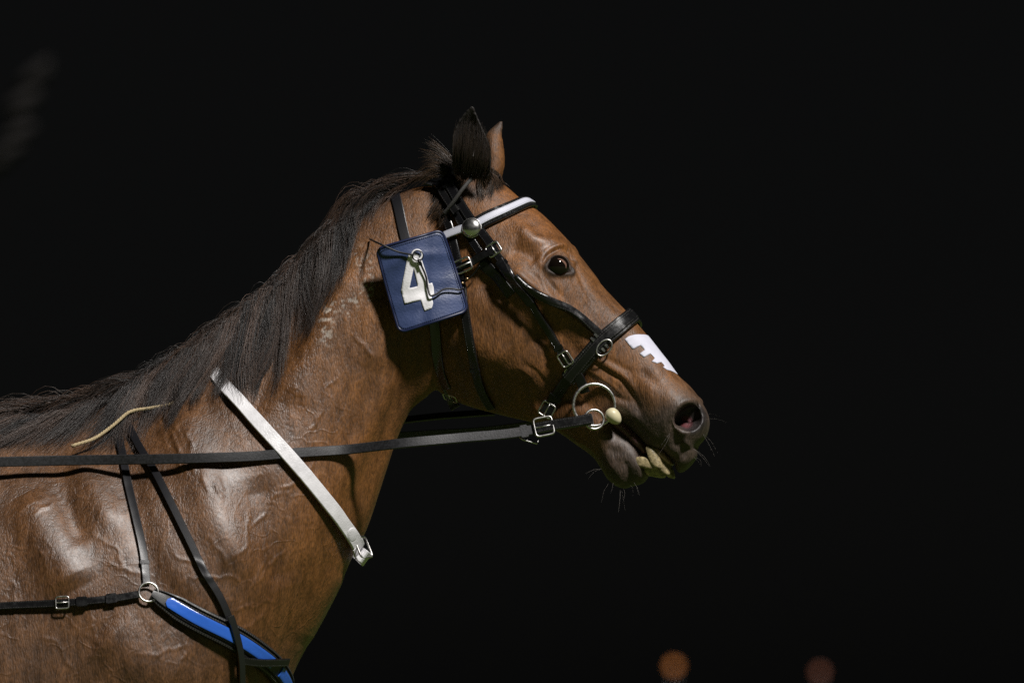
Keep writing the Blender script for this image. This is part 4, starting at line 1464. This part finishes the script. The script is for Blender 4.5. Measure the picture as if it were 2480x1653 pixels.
tube('mouthpiece', [W(1470, 1000, ce[1] + .002), HP(1500, 1018, -.03), HP(1500, 1018, .03), HP(1470, 1000, .062)], .006, M['metal'], bit, 10)
ring('bit_ring', HP(1439, 980, .066), HL, .0372, .0030, M['metal'], bit, n=60)

# --- number plate
plate = thing('number_plate', 'navy vinyl number plate with a white 4 hanging at the throat', 'number plate', W(1020, 690, -.12))
PC = np.array([(912, 603), (1070, 557), (1133, 752), (968, 806)], float)      # corners TL TR BR BL
yR = min(on(1115, 640)[0][1], on(1120, 720)[0][1]) - .016
yL = min(on(925, 640)[0][1], on(975, 780)[0][1]) - .034
def plate_pt(u, v, off=0.0):
    """u 0..1 left to right, v 0..1 top to bottom"""
    p = (PC[0] * (1 - u) + PC[1] * u) * (1 - v) + (PC[3] * (1 - u) + PC[2] * u) * v
    p = p + np.array([6 * math.sin(math.pi * v), 3 * math.sin(math.pi * u)]) * (-1 if u < .5 else 1) * abs(u - .5) * .5
    y = yL + (yR - yL) * u - .010 * math.sin(math.pi * u) + .004 * math.sin(math.pi * v)
    y += .0016 * math.sin(9 * v + 4 * u) * (.3 + u) + .0018 * math.exp(-((u * .8 + v * .35 - .62) / .06) ** 2) - .0022 * math.exp(-((v - .16 - .25 * abs(u - .42)) / .05) ** 2)
    y -= .0012 * math.sin(22 * v - 5 * u) * math.exp(-((v - .68) / .16) ** 2)
    return W(p[0], p[1], y - off)
def rr_outline(n=20, r=.09, inset=0.0):
    """rounded-rectangle outline in u,v"""
    pts = []
    ru, rv = r * 1.15, r * .9
    a, b = inset, 1 - inset
    for cx, cy, a0 in ((b - ru, a + rv, -90), (b - ru, b - rv, 0), (a + ru, b - rv, 90), (a + ru, a + rv, 180)):
        for k in range(n // 2 + 1):
            an = math.radians(a0 + 90 * k / (n // 2))
            pts.append((cx + ru * math.cos(an), cy + rv * math.sin(an)))
    out = []
    for i in range(len(pts)):
        p, q = np.array(pts[i]), np.array(pts[(i + 1) % len(pts)])
        m = max(1, int(np.linalg.norm(q - p) / .05))
        out += [tuple(p + (q - p) * k / m) for k in range(m)]
    return out
def disc_grid(outline, fn, rings=14):
    """fill a star-shaped outline with rings of quads towards its centre"""
    o = np.array(outline); c = o.mean(0)
    V, F = [], []
    n = len(o)
    for k in range(rings):
        s = 1 - k / rings
        for p in o:
            V.append(fn(*(c + (p - c) * s)))
    V.append(fn(*c))
    for k in range(rings - 1):
        for i in range(n):
            j = (i + 1) % n
            F.append((k * n + i, k * n + j, (k + 1) * n + j, (k + 1) * n + i))
    for i in range(n):
        F.append(((rings - 1) * n + i, (rings - 1) * n + (i + 1) % n, len(V) - 1))
    return V, F
ol = rr_outline()
Va, Fa = disc_grid(ol, lambda u, v: plate_pt(u, v, .002), 16)
Vb, Fb = disc_grid(ol, lambda u, v: plate_pt(u, v, -.003), 16)
nA, nO = len(Va), len(ol)
Fp = Fa + [[i + nA for i in f[::-1]] for f in Fb] + [(i, i + nA, (i + 1) % nO + nA, (i + 1) % nO) for i in range(nO)]
panel = new_mesh('panel', Va + Vb, Fp, M['plate'], plate)
bm = bmesh.new(); bm.from_mesh(panel.data); bmesh.ops.recalc_face_normals(bm, faces=bm.faces[:]); bm.to_mesh(panel.data); bm.free()
tube('piping', [plate_pt(u, v, .0005) for u, v in ol], .0030, M['plate_edge'], plate, 8, True)
# sewn line: one dash after the other, joined
sv, sf = [], []
inl = [plate_pt(u, v, .0026) for u, v in rr_outline(24, .08, .028)]
inl = catmull(inl, 420, closed=True)
for i in range(0, 420, 3):
    a, b = inl[i], inl[(i + 1) % 420]
    t = norm(b - a); q = np.array([0, -1., 0]); w = np.cross(t, q) * .0006
    k = len(sv)
    a2 = a + (b - a) * 1.5
    sv += [a - w, a + w, a2 + w, a2 - w, a - w + q * .0007, a + w + q * .0007, a2 + w + q * .0007, a2 - w + q * .0007]
    sf += [(k + 4, k + 5, k + 6, k + 7), (k, k + 1, k + 5, k + 4), (k + 1, k + 2, k + 6, k + 5), (k + 2, k + 3, k + 7, k + 6), (k + 3, k, k + 4, k + 7)]
stt = new_mesh('stitching', sv, sf, M['plate_edge'], plate, smooth=False); stt['kind'] = 'stuff'
# the digit, traced in pixels and brought into panel coordinates
def px_uv(x, y):
    u, v = .5, .5
    for _ in range(30):
        p = (PC[0] * (1 - u) + PC[1] * u) * (1 - v) + (PC[3] * (1 - u) + PC[2] * u) * v
        du = (PC[1] - PC[0]) * (1 - v) + (PC[2] - PC[3]) * v; dv = (PC[3] - PC[0]) * (1 - u) + (PC[2] - PC[1]) * u
        J = np.array([du, dv]).T
        d = np.linalg.solve(J, np.array([x, y]) - p); u += d[0]; v += d[1]
    return u, v
def crop(pts):  # traced at 2.6125 zoom from (850, 450)
    return [(850 + x / 2.6125, 450 + y / 2.6125) for x, y in pts]
outer = crop([(366, 434), (400, 425), (436, 438), (452, 480), (478, 560), (492, 618), (512, 612), (522, 640), (526, 684), (508, 694), (520, 742), (512, 772), (466, 792), (452, 754), (443, 722), (342, 747), (332, 712), (320, 662), (330, 600), (342, 540), (352, 480)])
hole = crop([(397, 520), (424, 634), (400, 641), (372, 647), (384, 585)])
def digit():
    bm = bmesh.new()
    es = []
    for loop in (outer, hole):
        vs = []
        dense = []
        for i in range(len(loop)):
            p, q = np.array(loop[i]), np.array(loop[(i + 1) % len(loop)])
            m = max(1, int(np.linalg.norm(q - p) / 5))
            dense += [p + (q - p) * k / m for k in range(m)]
        vs = [bm.verts.new((p[0], p[1], 0)) for p in dense]
        es += [bm.edges.new((vs[i], vs[(i + 1) % len(vs)])) for i in range(len(vs))]
    bmesh.ops.triangle_fill(bm, edges=es, use_beauty=True)
    for _ in range(3):
        long = [e for e in bm.edges if e.calc_length() > 6]
        if not long: break
        bmesh.ops.subdivide_edges(bm, edges=long, cuts=1)
        bmesh.ops.triangulate(bm, faces=bm.faces[:])
    bm.verts.index_update()
    uvs = [px_uv(v.co.x, v.co.y) for v in bm.verts]
    top_ = [plate_pt(u, v, .0032) for u, v in uvs]; bot = [plate_pt(u, v, .0018) for u, v in uvs]
    n = len(top_)
    F = [[v.index for v in f.verts] for f in bm.faces]
    bd = [(e.verts[0].index, e.verts[1].index) for e in bm.edges if len(e.link_faces) == 1]
    bm.free()
    o = new_mesh('digit', top_ + bot, F + [[i + n for i in f[::-1]] for f in F] + [(a, b, b + n, a + n) for a, b in bd], M['digit'], plate)
    bm = bmesh.new(); bm.from_mesh(o.data); bmesh.ops.recalc_face_normals(bm, faces=bm.faces[:]); bm.to_mesh(o.data); bm.free()
    o['label'] = 'white figure 4'
digit()
def ppl(x, y, off):
    return plate_pt(*px_uv(x, y), off)
gro = ring('grommet', ppl(1010, 617, .006), (0, -1, 0), .0088, .0019, M['digit'], plate)
ring('key_ring', ppl(1012, 619, .008), (.1, -1, 0), .0092, .0011, M['leather_plain'], plate)
yk = on(897, 580)[0][1] - .004
tube('cord', catmull([W(896, 579, yk), ppl(930, 595, .010), ppl(965, 610, .008), ppl(1000, 617, .008)], 30), .0018, M['cord'], plate, 7)
tube('cord', catmull([ppl(1012, 626, .008), ppl(1020, 642, .009), ppl(1032, 672, .008), ppl(1036, 698, .008), ppl(1044, 716, .010), ppl(1056, 712, .010), ppl(1074, 700, .010), ppl(1096, 699, .010), ppl(1114, 701, .010), ppl(1122, 696, .012)], 60), .0018, M['cord'], plate, 7)
cl_ = tube('clip', [ppl(1014, 628, .010), ppl(1020, 642, .011)], .0028, M['leather_plain'], plate, 8)
# strap the plate hangs on: round the throat
nst, Pq, Nq = strap('hanging_strap', [(958, 474), (965, 500), (974, 545), (985, 590), (1010, 650), (1032, 710), (1050, 775), (1057, 820), (1062, 866), (1070, 905), (1084, 940)], 24, M['nylon'], plate, thick=.003, lift=.0015, sm=10)
Pz = np.array([W(1078, 925, Pq[-1][1] + .002), W(1088, 950, Pq[-1][1] + .012), W(1096, 972, Pq[-1][1] + .03), W(1104, 988, .0)])
Pz = catmull(Pz, 24); Nz = np.tile(norm(np.array([-.35, -.9, .1])), (24, 1))
tl = ribbon('strap_end', Pz, Nz, 24 / K, .003, M['nylon'], nst, conform=False)
buckle(Pz, Nz, .55, .0095, .013, tl, r=.0012, h=.003)

# --- reins
def free_strap(name, pts, width, mat, parent, thick=.0035, n=None, nrm=(0, -1, .12), twist=None):
    """a strap hanging free: pts are (px, py, depth y)"""
    pts = np.asarray(pts, float)
    n = n or max(8, int(np.linalg.norm(np.diff(pts[:, :2], axis=0), axis=1).sum() / 8))
    Qc = catmull(pts, n)
    P = np.array([W(a, b, c) for a, b, c in Qc])
    Nv = np.tile(norm(np.array(nrm, float)), (n, 1)) if not callable(nrm) else np.array([norm(np.array(nrm(q[0]), float)) for q in Qc])
    return ribbon(name, P, Nv, width, thick, mat, parent, conform=False), P, Nv
rein = thing('rein', 'long worn black rein running from the near bit ring back along the neck', 'rein', W(1000, 1075, -.15), group=None)
def ys(x, y, off):
    p, n = hit(x, y)
    return (p[1] if p is not None else 0) - off
yb2 = yb - .010
rp = [(1436, 1016, yb2), (1400, 1022, yb2 - .002), (1339, 1031, yb2 - .004), (1256, 1047, yb2 - .008), (1120, 1060, yb2 - .014), (980, 1073, min(yb2 - .02, ys(900, 1080, .010))),
      (836, 1089, ys(836, 1089, .010)), (695, 1098, ys(695, 1098, .007)), (625, 1104, ys(640, 1104, .008)), (520, 1108, ys(520, 1108, .016)), (400, 1111, ys(400, 1111, .030)), (250, 1113, ys(250, 1113, .036)), (0, 1118, ys(60, 1118, .045)), (-200, 1124, ys(60, 1118, .06)), (-500, 1130, ys(60, 1118, .09))]
rs, Pr, Nr = free_strap('rein_strap', rp, 24 / K, M['rein'], rein, thick=.004, nrm=lambda x: (0.03, -1, float(np.interp(x, [300, 700, 1000, 1300], [.02, .12, .30, .22]))))
L_ = len(Pr)
fpos = lambda x: int(np.argmin(np.abs(project(Pr)[0] - x))) / (L_ - 1)
# doubled end with its buckle
dp, Pdp, Ndp = free_strap('rein_fold', [(1434, 1013, yb2 - .005), (1400, 1019, yb2 - .008), (1339, 1029, yb2 - .010), (1300, 1036, yb2 - .0105)], 25 / K, M['leather'], rein, thick=.004)
b1 = buckle(Pr, Nr, fpos(1314), .0165, .0165, rein, r=.0020, h=.009)
keeper(Pr, Nr, fpos(1266), 30, rein, 18, 'rein', h=.003, th=.006)
lk = rect_loop(W(1278, 1064, yb2 - .006), norm(W(1305, 1072, 0) - W(1260, 1060, 0)), np.array([0, 0, 1.]), .0165, .006)
tube('loop', [W(1258, 1058, yb2 - .006), W(1266, 1064, yb2 - .008), W(1300, 1074, yb2 - .008), W(1304, 1066, yb2 - .008)], .0013, M['metal'], rein, 7)
far = thing('rein', 'far rein seen as a thin dark line through the gap below the jaw', 'rein', W(1060, 1040, .12))
free_strap('rein_strap', [(1439, 1012, .02), (1300, 1030, .06), (1139, 1048, .11), (1060, 1052, .125), (980, 1057, .135), (880, 1062, .14), (760, 1072, .17), (600, 1085, .20), (300, 1100, .27), (0, 1110, .30), (-500, 1125, .33)], 24 / K, M['rein'], far, nrm=(0, 1, .5))
chk2 = thing('check_line', 'dark check line crossing behind the throat under the jaw', 'strap', W(1075, 995, .07))
free_strap('line_strap', [(1200, 1000, .075), (1140, 1004, .085), (1060, 1010, .090), (987, 1018, .092), (900, 1030, .098), (820, 1040, .11)], 26 / K, M['nylon'], chk2, nrm=(0, -.6, .8))

# --- white neck strap
nsk = thing('neck_strap', 'plain white leather strap buckled round the base of the neck', 'strap', W(700, 1120, -.17))
WS = [(496, 872), (522, 905), (531, 917), (601, 1001), (674, 1081), (752, 1173), (822, 1264), (858, 1318), (872, 1340)]
Pk, Nk = lay(WS, 6, 30)
band = ribbon('band', Pk, Nk, np.interp(np.linspace(0, 1, len(Pk)), [0, .3, 1], [30, 33, 36]) / K, .0045, M['white_strap'], nsk, lift=np.interp(np.linspace(0, 1, len(Pk)), [0, .09, .2, 1], [-.004, -.002, .009, .009]))
# and on round the far side
Pe = [Pk[-1] + Nk[-1] * .009, W(878, 1345, -.055), W(884, 1352, -.01), W(876, 1346, .05), W(852, 1318, .09), W(822, 1264, .125), W(752, 1173, .145), W(674, 1081, .14), W(601, 1001, .115), W(545, 925, .08), W(515, 880, .03), W(510, 875, -.02), Pk[0]]
Ne = [Nk[-1], np.array([.5, -.8, -.3]), np.array([.8, 0, -.6]), np.array([.6, .7, -.3]), np.array([.3, .95, 0]), np.array([0, 1., .1]), np.array([0, 1., .1]), np.array([0, 1, .2]), np.array([-.1, .9, .4]), np.array([-.2, .6, .7]), np.array([-.2, .2, .9]), np.array([-.2, -.3, .9]), Nk[0]]
Pe, Ne = np.array(Pe), np.array(Ne)
QQ = catmull(np.hstack([Pe, Ne]), 120)
ribbon('band', QQ[:, :3], norm(QQ[:, 3:]), 34 / K, .0045, M['white_strap'], nsk, conform=False)
keeper(Pk, Nk, .955, 40, nsk, 24, 'white_strap', h=.0135, th=.005)
c_, t_, n_, b_ = frame_of(Pk, Nk, .90)
V_, F_ = ellipsoid(c_ + n_ * .0145, (t_ * .016, b_ * .0125, n_ * .0018), 24, 8)
new_mesh('strap_tip', V_, F_, M['white_strap'], nsk)
cbk = W(880, 1324, -.045)
tube('buckle', rect_loop(cbk, norm(np.array([.35, -.2, -.9])), norm(np.array([.6, .7, .1])), .020, .015), .0022, M['metal'], nsk, 8, True)

# --- breast collar
coll = thing('breast_collar', 'black breast collar with bright blue inlay and two hanger straps on the shoulder', 'harness', W(400, 1450, -.25))
PADP = [(366, 1440), (384, 1450), (425, 1473), (479, 1500), (532, 1526), (577, 1550), (621, 1580), (657, 1609), (684, 1653), (700, 1720)]
Pp, Np = lay(PADP, 6, 16)
wid = np.interp(np.linspace(0, 1, len(Pp)), [0, .06, .16, .5, .8, 1], [26, 44, 58, 62, 58, 54]) / K
PADPROF = [(-1.0, 0.0), (-1.0, 0.5), (-0.93, 0.85), (-0.80, 0.95), (-0.72, 0.62), (-0.66, 0.62), (-0.55, 1.0), (0, 1.05), (0.55, 1.0), (0.66, 0.62), (0.72, 0.62), (0.80, 0.95), (0.93, 0.85), (1.0, 0.5), (1.0, 0.0), (0, -.05)]
pad = ribbon('pad', Pp, Np, wid, .011, M['pad_black'], coll, lift=.003, profile=PADPROF)
def sub(P, Nv, f0, f1, n=60):
    a, b = f0 * (len(P) - 1), f1 * (len(P) - 1)
    t = np.linspace(a, b, n); i = np.clip(t.astype(int), 0, len(P) - 2); f = (t - i)[:, None]
    return P[i] * (1 - f) + P[i + 1] * f, norm(Nv[i] * (1 - f) + Nv[i + 1] * f)
Pi, Ni = sub(Pp, Np, .085, .70)
wi = 27 * np.minimum(1, np.sqrt(np.clip(np.linspace(0, 1, 60) / .035 + .15, 0, 1))) / K
inl1 = ribbon('blue_inlay', Pi, Ni, wi, .0025, M['pad_blue'], pad, lift=.0145, conform=False)
Pi, Ni = sub(Pp, Np, .76, 1.0)
ribbon('blue_inlay', Pi, Ni, 26 / K, .0025, M['pad_blue'], pad, lift=.0145, conform=False)
h1, P1_, N1_ = strap('hanger_strap', [(268, 985), (284, 1040), (296, 1090), (310, 1169), (331, 1260), (346, 1332), (354, 1414)], 19, M['nylon'], coll, thick=.003, lift=.004, sm=20)
keeper(P1_, N1_, .88, 22, h1, 10, 'leather_plain', h=.006, th=.003)
h2, P2_, N2_ = strap('hanger_strap', [(296, 1000), (322, 1052), (343, 1092), (374, 1140), (413, 1217), (451, 1294), (499, 1394), (533, 1452), (554, 1505)], 18, M['nylon'], coll, thick=.0035, lift=.007, sm=20)
h3, P3_, N3_ = strap('hanger_strap', [(548, 1490), (560, 1530), (568, 1572), (570, 1653), (572, 1720)], 17, M['nylon'], coll, thick=.0035, lift=.018, sm=10)
h4, _, _ = strap('hanger_strap', [(580, 1600), (583, 1653), (585, 1720)], 14, M['leather'], coll, thick=.003, lift=.004, sm=6)
cr_, Pcr, Ncr = strap('cross_strap', [(568, 1592), (600, 1596), (640, 1596), (678, 1594)], 19, M['leather'], coll, thick=.003, lift=.018, sm=6)
pr_, nr_ = on(358, 1437)
ring('collar_ring', pr_ + nr_ * .010, norm(nr_ + np.array([0, -.5, 0])), .0168, .0022, M['metal'], coll)
tr_, P5, N5 = strap('trace_strap', [(-160, 1480), (0, 1469), (120, 1462), (206, 1457), (278, 1450), (340, 1440)], 18, M['leather'], coll, thick=.004, lift=.006, sm=12)
fx = lambda P, x: int(np.argmin(np.abs(project(P)[0] - x))) / (len(P) - 1)
buckle(P5, N5, fx(P5, 156), .0115, .0105, tr_, r=.0016, h=.012)
for x in (200, 270):
    keeper(P5, N5, fx(P5, x), 23, tr_, 60 if x == 240 else 26, 'leather_plain', h=.0105, th=.003)

# --- rope lying along the mane
P_, N_ = lay([(182, 1104), (230, 1085), (262, 1064), (288, 1044), (326, 1013), (374, 998), (410, 986), (440, 970)], 4, 8)
rp_ = P_ + N_ * np.interp(np.linspace(0, 1, len(P_)), [0, .55, .8, 1], [.022, .022, .010, .002])[:, None]
rope = thing('rope', 'thin beige braided rope lying along the lower edge of the mane', 'rope', rp_[0])
for k in range(3):
    T_ = norm(np.gradient(rp_, axis=0)); u = norm(np.cross(T_, N_)); ph = np.arange(len(rp_)) * 1.1 + k * 2.094
    tube('rope_strand', rp_ + .0017 * (u * np.cos(ph)[:, None] + N_ * np.sin(ph)[:, None]), .0019, M['rope'], rope, 6)

# ------------------------------------------------------------------ far background
def lamp(px_, py_, d, col, strength, label, r):
    p = W(px_, py_, d)
    t = thing('street_lamp', label, 'lamp', (p[0], p[1], 0))
    tube('pole', [np.array([p[0], p[1], 0]), np.array([p[0], p[1], p[2] - r])], .05, M['leather_plain'], t, 8)
    V, F = ellipsoid(p, (np.array([r, 0, 0]), np.array([0, r, 0]), np.array([0, 0, r])), 16, 10)
    m = pmat('lamp_glow_' + str(px_), (0, 0, 0), emis=col, estr=strength)
    new_mesh('lamp_globe', V, F, m, t)
lamp(1632, 1611, 140.0, (1.0, .34, .08), 0.60, 'small orange lamp far off in the dark, the brighter of two', .105)
lamp(1986, 1626, 140.0, (1.0, .33, .18), 0.22, 'small dim reddish lamp far off in the dark', .105)

# dark grey ellipsoids far off, standing in for a pale patch of unknown kind
ws_v, ws_f = [], []
m_w = pmat('faint_smudge', (0.022, 0.0205, 0.0205), 1.0, spec=0.0)
for (x, y, rx, rz) in [(80, 190, .55, .5), (52, 252, .6, .55), (44, 285, .4, .3), (38, 330, .6, .45), (18, 372, .55, .5), (0, 395, .5, .4), (95, 172, .35, .4)]:
    c = W(x, y, 110.0)
    Ve, Fe = ellipsoid(c, (np.array([rx * .55, 0, .25 * rz]), np.array([0, .5, 0]), np.array([.1, 0, rz * .5])), 16, 10)
    ws_f += [tuple(i + len(ws_v) for i in f) for f in Fe]; ws_v += list(Ve)
wisp = new_mesh('smudge', ws_v, ws_f, m_w)
wisp['kind'] = 'stuff'; wisp['label'] = 'faint pale wisp of unknown kind high in the dark behind the horse'
